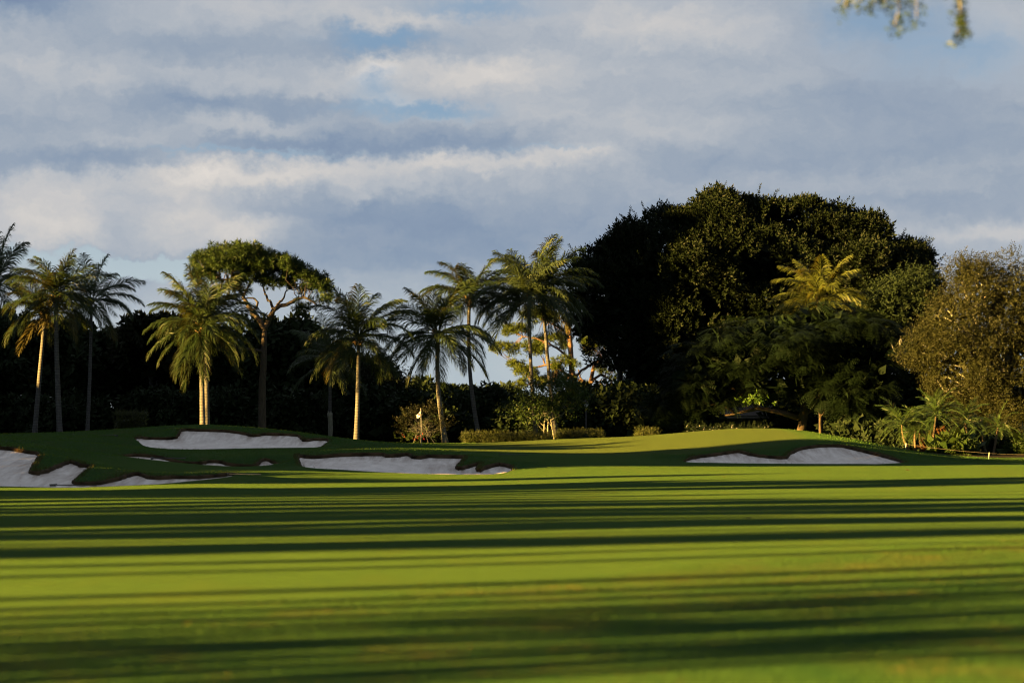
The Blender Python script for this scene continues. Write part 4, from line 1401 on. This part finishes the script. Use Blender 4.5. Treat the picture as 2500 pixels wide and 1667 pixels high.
# flag bush, round bushes
T('twiggy_bush', 975, 153, [(950, 970, 28, 24, 0, .8), (985, 965, 34, 30, 0, 1), (1005, 985, 26, 18, 0, .8), (940, 988, 18, 12, 0, .6)], 320, 'twigbush', 'twiggy brown bush behind the flagstick with red flowers at its foot', cat='bush', kind='fine', scale=.9, trunk_r=.022, trunks=4, branches=14, shell=.9, bark='bark')
RB = 'bushes in the date palm bed'
T('bush', 2195, 140, [(2190, 1035, 34, 20, 0, .9), (2205, 1040, 30, 16, -.3, .8), (2172, 1042, 20, 14, 0, .6)], 1500, 'bush', 'round bright green bush in front of the right date palms', cat='bush', kind='fine', scale=1.0, trunk_r=.04, core=250, group=RB, branches=4)
T('bush', 2152, 142, [(2150, 1030, 13, 22, 0, .5), (2158, 1020, 14, 14, 0, .5)], 420, 'redbush', 'reddish bush touching the left side of the round green bush', cat='bush', kind='fine', scale=1.0, trunk_r=.04, core=60, group=RB, branches=4)
T('bush', 2345, 141, [(2345, 1038, 18, 16, 0, .6), (2362, 1036, 18, 18, 0, .6)], 600, 'bush', 'yellow green bush at the right picture edge', cat='bush', kind='fine', scale=1.0, trunk_r=.04, core=80, group=RB, branches=4)
T('bush', 2310, 144, [(2300, 1035, 30, 16, 0, .7), (2325, 1038, 20, 14, 0, .6), (2240, 1015, 30, 24, .5, .8)], 800, 'shade', 'dark low bush between the right date palms and the yellow green bush', cat='bush', kind='fine', scale=1.0, trunk_r=.04, core=160, group=RB, branches=4)


# hedges
def hedge(u0, u1, v0, v1, d, mat, label, n, depth=.8, group=None):
    a, b = px(u0 * D2, v1 * D2, d), px(u1 * D2, v0 * D2, d)
    x0, x1 = a[0], b[0]
    zt = b[2]
    zb = min(gz(x0, d), gz(x1, d))
    h = zt - zb
    root = thing('hedge', ((x0 + x1) / 2, d, zb), label, 'hedge', group)
    mb = MB()
    p = np.column_stack([RNG.uniform(x0, x1, n), d + RNG.uniform(-depth, depth, n) / 2, zb + h * RNG.random(n)])
    side = RNG.random(n)
    p[side < .45, 1] = d - depth / 2 + RNG.normal(0, .05, (side < .45).sum())
    p[side > .65, 2] = zt + RNG.normal(0, .05, (side > .65).sum())
    ax = rand_dirs(n) * .7 + [0, -.5, .6]
    strew(mb, 'fine', p, ax, RNG.uniform(.35, .6, n))
    q = np.column_stack([RNG.uniform(x0 + .1, x1 - .1, n // 4), d + RNG.uniform(-.3, .3, n // 4) * depth, zb + h * .85 * RNG.random(n // 4)])
    strew(mb, 'card', q, rand_dirs(len(q)), .3)
    put(mb.obj('foliage', M[mat]), root)
    mb = MB()
    for x in np.linspace(x0 + .15, x1 - .15, max(3, int((x1 - x0) / .5))):
        mb.tube(limb((x, d, zb - .05), (x + RNG.normal(0, .08), d, zb + h * .8), 0, 5, .2), np.linspace(.025, .01, 5), 5)
    put(mb.obj('stems', M['bark']), root)


HG = 'low clipped hedges'
hedge(1063, 1268, 999, 1018, 157, 'hedge', 'long clipped yellow green hedge right of the flag', 1500, .9, HG)
hedge(1276, 1384, 995, 1012, 159, 'hedge', 'shorter clipped hedge continuing right of the long one', 800, .9, HG)
hedge(1462, 1512, 991, 1006, 158, 'hedge', 'tiny hedge piece alone under the huge fig', 350, .9, HG)
hedge(262, 340, 952, 990, 165, 'hedge', 'speckled glossy hedge behind the left grass bank', 700, .9, HG)

# white flowers in the bed under the fig, small flowering plants
root = thing('flower_bed', tuple(px(1690 * D2, V0, 150)[:2]) + (gz(*px(1690 * D2, V0, 150)[:2]),), 'dark low bed dotted with small white flowers below the house wall', 'flower bed')
mb, fl = MB(), MB()
n = 500
xx = RNG.uniform(px(1575 * D2, 0, 151)[0], px(1770 * D2, 0, 151)[0], n)
yy = 151 + RNG.uniform(-.6, .6, n)
zz = ground_z(xx, yy)
top = np.array([px(1690 * D2, 978 * D2, 151)[2]])
zz2 = np.maximum(zz + .1, zz + (top[0] - zz) * RNG.random(n))
p = np.column_stack([xx, yy, zz2])
strew(mb, 'fine', p, rand_dirs(n) + [0, 0, .6], .6)
put(mb.obj('foliage', M['shade']), root)
strew(fl, 'clump', p[:110] + [0, -.3, .05], rand_dirs(110), .09)
put(fl.obj('flowers', M['whitepetal']), root)['kind'] = 'stuff'
root = thing('flowering_plant', tuple(px(946 * D2, V0, 152)[:2]) + (gz(*px(946 * D2, V0, 152)[:2]),), 'low plant with red flowers left of the flagstick foot', 'plant')
b = np.array(root.location)
mb, fl = MB(), MB()
p = b + RNG.normal(0, 1, (40, 3)) * [.5, .2, .12] + [0, 0, .3]
strew(mb, 'fine', p, rand_dirs(40) + [0, 0, .8], .7)
put(mb.obj('foliage', M['bush']), root)
p = b + np.column_stack([RNG.uniform(-.6, .8, 9), RNG.uniform(-.3, 0, 9), RNG.uniform(.2, .65, 9)])
for q in p:
    fl = MB()
    strew(fl, 'clump', q[None], rand_dirs(1), .17)
    put(fl.obj('flower', M['petal']), root)

# pale stump left of the straight palm
x, y = px(757 * D2, V0, 165)[:2]
z = gz(x, y)
root = thing('tree_stump', (x, y, z), 'pale grey broken trunk standing left of the straight palm', 'tree stump')
mb = MB()
t = np.linspace(0, 1, 9)
ht = px(0, 948 * D2, 165)[2] - z
mb.tube(np.column_stack([x + .06 * np.sin(t * 3), np.full(9, y), z - .1 + t * (ht + .1)]), .13 + .05 * t + .01 * np.sin(t * 40), 9)
put(mb.obj('trunk', M['palebark'], None, True), root)
mb = MB()
for k in range(5):
    a = k * 1.3
    mb.tube(np.array([[x + .1 * math.cos(a), y + .1 * math.sin(a), z + ht - .05], [x + .14 * math.cos(a), y + .14 * math.sin(a), z + ht + .06 + .05 * (k % 3)]]), np.array([.06, .01]), 4)
put(mb.obj('splinter', M['palebark']), root)

# ------------------------------------------------------------------ golf things
x, y = px(1029, V0, 134)[:2]
z = gz(x, y)
root = thing('flagstick', (x, y, z), 'white golf flagstick with limp checkered flag standing on the green', 'golf flag')
ht = px(0, 998, 134)[2] - z
mb = MB()
lean = -.035
mb.tube(np.array([[x, y, z - .05], [x + lean * .5, y, z + ht * .5], [x + lean, y, z + ht]]), .0105, 8)
put(mb.obj('pole', M['pole'], None, True), root)
mb = MB()
mb.tube(np.array([[x + lean, y, z + ht], [x + lean, y, z + ht + .035]]), np.array([.017, .014]), 8)
put(mb.obj('finial', M['pole'], None, True), root)
fm = bpy.data.materials.new('flag_cloth')
fm.use_nodes = True
g = NT(fm.node_tree)
o_ = g.n('ShaderNodeOutputMaterial')
at = g.n('ShaderNodeAttribute', attribute_name='flag_uv')
ck = g.n('ShaderNodeTexChecker', ins={'Vector': at.outputs['Vector'], 'Scale': 4.0, 'Color1': c4(.72, .72, .74), 'Color2': c4(.015, .02, .06)})
nz = g.noise(at.outputs['Vector'], 14, 3)
pb = g.n('ShaderNodeBsdfPrincipled', ins={'Base Color': g.mix(g.rng(nz, .3, .7, 0, .12), ck.outputs[0], c4(.3, .3, .3)), 'Roughness': .7, 'Specular IOR Level': .2})
tr = g.n('ShaderNodeBsdfTranslucent', ins={'Color': ck.outputs[0]})
g.t.links.new(g.n('ShaderNodeMixShader', ins={0: .25, 1: pb.outputs[0], 2: tr.outputs[0]}).outputs[0], o_.inputs[0])
nu, nv = 16, 14
V, UV = [], []
for i in range(nu):
    for j in range(nv):
        s, t = i / (nu - 1), j / (nv - 1)
        # limp cloth: hangs from the upper corner in soft folds
        out = .27 * s * (.55 + .45 * math.sin(PI * min(1, t * .95 + .05))) + .015 * math.sin(s * 9 + t * 3)
        yy = .05 * math.sin(s * 8 + t * 2.2) * s + .02 * math.sin(t * 9 + s * 3)
        drop = .32 * t + .26 * s * (1 - .35 * t)
        V.append((x + lean - .015 - out, y + yy - .02, z + ht - .06 - drop))
        UV.append((s * 1.0, t * .75, 0))
Q = [(i * nv + j, i * nv + j + 1, (i + 1) * nv + j + 1, (i + 1) * nv + j) for i in range(nu - 1) for j in range(nv - 1)]
me = make_mesh('flag', V, Q, None, fm, True)
a = me.attributes.new('flag_uv', 'FLOAT_VECTOR', 'POINT')
a.data.foreach_set('vector', np.array(UV, np.float32).ravel())
put(new_obj('flag', me), root)


def rake(u, v, d, ang, label, mat='wood', lift=.05, L=1.5, zoff=None):
    x, y = px(u, V0, d)[:2]
    z = px(u, v, d)[2] if zoff is None else gz(x, y) + zoff
    root = thing('bunker_rake', (x, y, z), label, 'rake', 'bunker rakes')
    c, s = math.cos(ang), math.sin(ang)
    mb = MB()
    mb.tube(np.array([[0, 0, .05], [-c * L * .5, -s * L * .5, .04], [-c * L, -s * L, .03]]), .018, 7)
    mb.obj('handle', M[mat], root, True)
    mb = MB()
    mb.box((0, 0, .06), (.02, .3, .022), ang)
    h = mb.obj('head', M['rakehead'], root)
    mb = MB()
    for k in range(11):
        w = -.28 + k * .056
        mb.tube(np.array([[-s * w, c * w, .05], [-s * w + c * .02, c * w + s * .02, -.02]]), np.array([.009, .006]), 5)
    mb.obj('tines', M['rakehead'], h)
    root.rotation_euler = (0, 0, 0)


rake(372, 1120, 107.5, math.radians(200), 'dark rake lying in the narrow bunker slit behind the ridge', 'brownplastic')
rake(130, 1187, 80.2, math.radians(170), 'dark rake at the front edge of the nearest left bunker', 'brownplastic')
rake(556, 1160, 87.8, math.radians(190), 'pale wooden rake at the right tip of the nearest left bunker', 'wood', L=1.2)
rake(284, 1068, 127, math.radians(25), 'dark rake on the grass bank left of the upper bunker', 'brownplastic', zoff=.02, L=.9)
rake(1220, 1116, 112, math.radians(180), 'dark rake lying on the turf right of the centre bunker', 'brownplastic', zoff=.02, L=1.3)


def stake(u, v0, v1, d, label):
    x, y = px(u, V0, d)[:2]
    z = gz(x, y)
    top = max(px(u, v0, d)[2], z + .35)
    root = thing('rope_stake', (x, y, z), label, 'stake', 'rope stakes in the bed')
    mb = MB()
    mb.tube(np.array([[0, 0, -.05], [.01, 0, (top - z) * .5], [.03, 0, top - z]]), .028, 8)
    mb.obj('post', M['stake'], root, True)
    mb = MB()
    mb.tube(np.array([[.03, 0, top - z], [.03, 0, top - z + .02]]), np.array([.034, .02]), 8)
    mb.obj('cap', M['stake'], root, True)
    return np.array([x + .03, y, top - .03])


s1 = stake(2211, 1091, 1110, 137, 'tall pale stake left of the date palms holding the rope')
s2 = stake(2414, 1123, 1131, 134, 'short pale stake at the right date palm feet holding the rope')
s3 = stake(2560, 1128, 1140, 131, 'pale rope stake beyond the right picture edge')
for a, b, lab in ((s1, s2, 'thin rope strung in front of the date palms'), (s2, s3, 'thin rope running right from the short stake')):
    mb = MB()
    t = np.linspace(0, 1, 14)[:, None]
    P = a * (1 - t) + b * t
    P[:, 2] -= .05 * np.sin(t[:, 0] * PI)
    P[:, 2] = np.maximum(P[:, 2], ground_z(P[:, 0], P[:, 1]) + .02)
    mb.tube(P, .007, 5)
    tag(mb.obj('rope', M['rope']), lab, 'rope', 'ropes')

# mulch bed
V, Q = [], []
nx, ny = 26, 6
for i in range(nx):
    for j in range(ny):
        x = 23.5 + i * .6
        y = 136.5 + j * 1.6 + .5 * math.sin(i * .7)
        V.append((x, y, gz(x, y) + .01 + (.05 if 0 < j < ny - 1 and 0 < i < nx - 1 else -.03) + random.uniform(0, .03)))
Q = [(i * ny + j, (i + 1) * ny + j, (i + 1) * ny + j + 1, i * ny + j + 1) for i in range(nx - 1) for j in range(ny - 1)]
o = new_obj('mulch_bed', make_mesh('mulch_bed', V, Q, None, M['mulch'], True))
o['kind'] = 'structure'

# house wall under the feathery tree
x, y = px(1795, V0, 186)[:2]
z = gz(x, y)
root = thing('house', (x, y, z), 'low grey house wall with projecting roof edge half hidden under the trees', 'house')
mb = MB()
mb.box((x, y + 2.5, z + 1.35), (3.6, 2.5, 1.35))
put(mb.obj('wall', M['wallpaint']), root)
mb = MB()
zr = px(0, 1022, 186)[2]
mb.box((x, y + 2.0, zr + .12), (4.2, 3.4, .12))
put(mb.obj('fascia', M['wallpaint']), root)
mb = MB()
mb.add([(x - 4.3, y - 1.5, zr + .243), (x + 4.3, y - 1.5, zr + .243), (x + 4.3, y + 5.5, zr + .243), (x - 4.3, y + 5.5, zr + .243), (x - 1.6, y + 2, zr + 1.9), (x + 1.6, y + 2, zr + 1.9)],
       [(0, 1, 5, 4), (2, 3, 4, 5)], [(1, 2, 5), (3, 0, 4)])
put(mb.obj('roof', M['roofing']), root)

# lantern
x, y = px(1431, V0, 172)[:2]
z = gz(x, y)
zl = px(0, 995, 172)[2]
root = thing('lamp_post', (x, y, z), 'black lamp post with pale glass lantern in the dark under the fig', 'lamp')
mb = MB()
mb.tube(np.array([[x, y, z - .1], [x, y, z + .3], [x, y, zl - .06]]), np.array([.08, .05, .04]), 10)
put(mb.obj('post', M['blackmetal'], None, True), root)
mb = MB()
mb.tube(np.array([[x, y, zl - .02], [x, y, zl + .3]]), np.array([.1, .17]), 6)
gl = put(mb.obj('lantern_glass', M['glass']), root)
mb = MB()
mb.tube(np.array([[x, y, zl + .3], [x, y, zl + .36], [x, y, zl + .52], [x, y, zl + .6]]), np.array([.22, .2, .07, .03]), 6)
put(mb.obj('lantern_cap', M['blackmetal']), root)
mb = MB()
for k in range(6):
    a = k / 6 * 2 * PI
    mb.tube(np.array([[x + .105 * math.cos(a), y + .105 * math.sin(a), zl - .03], [x + .175 * math.cos(a), y + .175 * math.sin(a), zl + .31]]), .012, 4)
put(mb.obj('lantern_frame', M['blackmetal']), root)

# litter on the fairway
for i, (u, v, lab) in enumerate([(646, 1196, 'brown fallen leaf on the shaded fairway below the left bunker tip'), (716, 1189, 'brown fallen leaf on the sunny strip left of the centre bunker'), (1082, 1211, 'brown fallen leaf on the fairway below the flag'),
                                 (1266, 1176, 'brown fallen leaf right of the centre bunker'), (2215, 1149, 'large brown leaf below the right bunker end'), (1768, 1166, 'small brown leaf below the left end of the right bunker'), (2380, 1173, 'brown fallen leaf far right on the fairway'),
                                 (1828, 1268, 'tiny brown leaf in the middle right of the fairway'), (457, 1540, 'yellow leaf lying in the rough nearest the viewer'), (2322, 1463, 'grey brown clod in the rough at the right')]):
    d = 60.0
    for _ in range(60):                    # walk out along the sight line to the turf
        x = (u - 1250) / F * d
        zt = gz(x, d)
        d = .5 * d + .5 * (EYE - zt) * F / (v - V0)
    x = (u - 1250) / F * d
    s = {4: .22, 8: .09, 9: .07}.get(i, .13)
    nn = 7
    V, Q = [], []
    for a in range(nn):
        t = a / (nn - 1)
        w = math.sin(PI * min(.97, t * .9 + .05)) * .32
        for b in (-1, 0, 1):
            V.append(((t - .5) * s, b * w * s * .7, .01 + (abs(b) * .25 * w + .25 * (t - .4) ** 2) * s * 1.6))
    Q = [(a * 3 + b, a * 3 + b + 1, (a + 1) * 3 + b + 1, (a + 1) * 3 + b) for a in range(nn - 1) for b in (0, 1)]
    o = new_obj('fallen_leaf', make_mesh('fallen_leaf', V, Q, None, M['yellowleaf' if i == 8 else 'deadleaf']))
    o.location = (x, d, gz(x, d) + .012 + (.03 if i >= 8 else 0))
    o.rotation_euler = (random.uniform(-.2, .2), random.uniform(-.2, .2), random.uniform(0, 3))
    tag(o, lab, 'leaf', 'fallen leaves on the grass')

# ------------------------------------------------------------------ overhanging oak at the upper right, near the viewer
OD = 23.0
x, y = 11.5, 22.5
z = gz(x, y)
root = thing('overhanging_oak', (x, y, z), 'near oak whose blurred leafy twigs hang into the upper right corner', 'tree')
mb, lv = MB(), MB()
mb.tube(limb((x, y, z - .2), (x - .3, y, 6.6), 0, 9, .06, 5), np.linspace(.28, .2, 9), 10)
main = limb((x - .3, y, 6.4), (px(2030, 0, OD)[0], OD, px(0, -55, OD)[2]), .35, 14, .1, 6)
mb.tube(main, np.linspace(.14, .015, 14), 8)
hang = [([(2070, -60), (2064, 18)], 7), ([(2130, -60), (2135, 8)], 6), ([(2190, -60), (2196, 20), (2184, 62)], 9), ([(2235, -60), (2238, 45)], 9), ([(2335, -70), (2345, 20), (2338, 85)], 26), ([(2095, -60), (2100, 5)], 5), ([(2165, -60), (2160, 6)], 5)]
for pts, nl in hang:
    P = np.array([px(u, v, OD + RNG.normal(0, .1)) for u, v in pts])
    e = main[np.argmin(((main - P[0]) ** 2).sum(1))]
    P = np.vstack([e, P])
    mb.tube(P, np.linspace(.016, .006, len(P)), 5)
    seg = P[1:]
    for k in range(nl * 2):
        f = (k + 1) / (nl * 2) * (len(seg) - 1)
        i = min(int(f), len(seg) - 2)
        q = seg[i] * (1 - (f - i)) + seg[i + 1] * (f - i) + RNG.normal(0, .02, 3)
        tv, tq = TPL['fine'][k % 4]
        scatter(lv, tv[:20], tq[:5], q[None], np.array([[RNG.normal(0, .4), RNG.normal(0, .4), -1]]), np.array([.52]))
# the rest of the crown, above the picture
c, nr = crown_points([(np.array([x - .6, y + .3, 8.2]), np.array([2.6, 2.2, 1.2])), (np.array([x + 1.2, y, 7.8]), np.array([2.2, 2.0, 1.4]))], 1500, 16, .35, .5)
strew(lv, 'fine', c, nr + [0, 0, -.3], .8)
put(mb.obj('trunk', M['bark'], None, True), root)
put(lv.obj('crown', M['bush']), root)

# ------------------------------------------------------------------ trees along the left side of the hole: they throw the long shadows
SG = 'trees lining the hole outside the view'
TAN = math.tan(SUN_EL)


BLOB = {}
for thin, nb in ((False, 230), (True, 9)):
    BLOB[thin] = []
    for k in range(3):
        mb = MB()
        d_ = rand_dirs(nb) * RNG.random((nb, 1)) ** (1 / 3) * .92
        strew(mb, 'card', d_, rand_dirs(nb), RNG.uniform(.28, .42, nb))
        BLOB[thin].append(make_mesh('crown', np.vstack(mb.V), np.vstack(mb.Q), None, M['shade']))


def lining(s, t, width, h0, h1, seed_label, slim=False, n=2600, thin=False):
    p = N2 * s + A2 * t
    zb = gz(p[0], p[1])
    if slim:
        b = thing('lining_palm', (p[0], p[1], zb), 'tall bare trunked palm outside the view, throwing a narrow shadow', 'palm tree', SG)
        mb = MB()
        mb.tube(np.array([[p[0], p[1], zb - .1], [p[0] + .05, p[1], zb + h1 * .5], [p[0], p[1], zb + h1]]), width / 2, 9)
        put(mb.obj('trunk', M['palmtrunk'], None, True), b)
        for k in range(16):
            o = new_obj('frond', FR['palm'][2 + k % 6][k % 2], b)
            o.location = (0, 0, h1)
            o.rotation_euler = (0, 0, k * 2.4)
        return
    ax = np.array([abs(N2[0]), abs(N2[1])])
    lobes = []
    k = max(2, int((h1 - h0) / 1.6))
    for i in range(k):
        hz = h0 + (h1 - h0) * (i + .5) / k
        taper = 1.0 if i < k - 1 else .8
        rw = max(.25, width * .5 - (.1 if thin else .1)) * taper
        sh = RNG.normal(0, .10) * min(width, 2.5)
        lobes.append((np.array([p[0] + N2[0] * sh, p[1] + N2[1] * sh, zb + hz]), np.array([rw, rw, (h1 - h0) / k * .8])))
    root = thing('lining_tree', (p[0], p[1], zb), 'dense leafy tree outside the view, throwing a broad shadow', 'tree', SG)
    mb = MB()
    mb.tube(limb((p[0], p[1], zb - .2), (p[0], p[1], zb + h1 * .8), 0, 8, .05), np.linspace(.3, .1, 8), 8)
    put(mb.obj('trunk', M['bark'], None, True), root)
    for lc, lr in lobes:
        o = new_obj('crown', BLOB[thin][int(RNG.integers(0, 3))], root)
        o.location = (lc[0] - p[0], lc[1] - p[1], lc[2] - zb)
        o.scale = lr * 1.0
        o.rotation_euler = (0, 0, RNG.uniform(0, 6.28))


DARK = [(21.6, 22.2), (25.05, 25.55), (28.7, 31.8), (33.4, 36.6), (39.0, 45.8), (46.7, 50.2), (53.6, 54.0), (57.0, 57.5), (63.4, 70.4)]
for i, (a, b) in enumerate(DARK):
    s = (a + b) / 2
    w = b - a
    tf = .287 * s                      # where this shadow line enters the view
    te = .837 * s                      # and where it leaves it
    t0 = tf - 38 - (i % 3) * 5
    if w < .9:
        lining(s, t0, w * .8, 0, (te - t0) * TAN + 3.2, '', slim=True)
    else:
        k = max(1, round(w / 3.6))
        ww = w / k
        for j in range(k):
            lining(a + ww * (j + .5), t0 + (j % 2) * 2.5, ww + (.3 if k > 1 else 0), .3, (te - t0) * TAN + 1.6, '', n=int(1500 + 900 * ww))
# beside the bunkers and the green: (from s, to s, t, height)
SIDE = [(36.7, 38.9, -22, 5.3), (50.3, 52.9, -15, 5.7), (53.0, 55.5, -14, 5.1), (55.7, 58.2, -15, 5.6), (58.3, 60.9, -13, 5.0), (61.0, 63.4, -14, 5.6), (70.5, 72.5, -9, 6.7), (72.5, 74.5, -10, 6.4), (77.9, 80.1, -4, 6.4),
        (80, 84, -4, 4.5), (84, 88.5, -3, 4.3), (89, 94, 0, 9.5), (94, 99, -1, 10), (99, 103.5, 0, 10), (103.5, 107.5, 1, 9.5), (112, 116, 8, 6.6), (116, 121, 9, 7), (121, 126, 9, 6.6), (126, 131, 10, 6.4), (131, 136, 10, 6.2), (136, 139, 10, 5),
                     (144.6, 146, 14, 11.3), (146, 148.6, 14, 8.5), (148.7, 150.2, 14, 14), (150.6, 152.4, 15, 12.6), (152.6, 156, 15, 7), (156.2, 161, 18, 27), (161, 166, 20, 30), (166, 172, 22, 30), (172, 174, 22, 14), (107.5, 112, 4, 5.8), (174, 180, 22, 14), (180, 187, 22, 14), (187, 194, 24, 13), (194, 202, 24, 13)]
for (a, b, t, h) in SIDE:
    lining((a + b) / 2, t, (b - a) + (.8 if a > 70 else .1), .2, h, '', n=int(1500 + 170 * (b - a) * h))
SIDE.sort()
for p, q in zip(SIDE[:-1], SIDE[1:]):       # a second staggered row closes the seams
    if p[0] > 67 and q[0] - p[1] < .8:
        lining((p[1] + q[0]) / 2, min(p[2], q[2]) - 3, 3.4, .2, min(p[3], q[3]) + .2, '', n=2600)
# thin crowned trees beside the viewer dapple the rough
for (s_, w, n) in [(13.5 + .6 * k, 2.6, 0) for k in range(8)] + [(18.5, 1.8, 0), (19.5, 1.9, 0), (20.4, 1.6, 0), (27.2, 1.3, 0), (31.9, 1.2, 0), (32.9, 1.4, 0), (46.2, 1.0, 0)]:
    t0 = .287 * s_ - (17 if s_ < 22 else 30)
    lining(s_, t0, w, .2, (.837 * s_ - t0) * TAN + 1.4, '', thin=True)

bpy.context.view_layer.update()
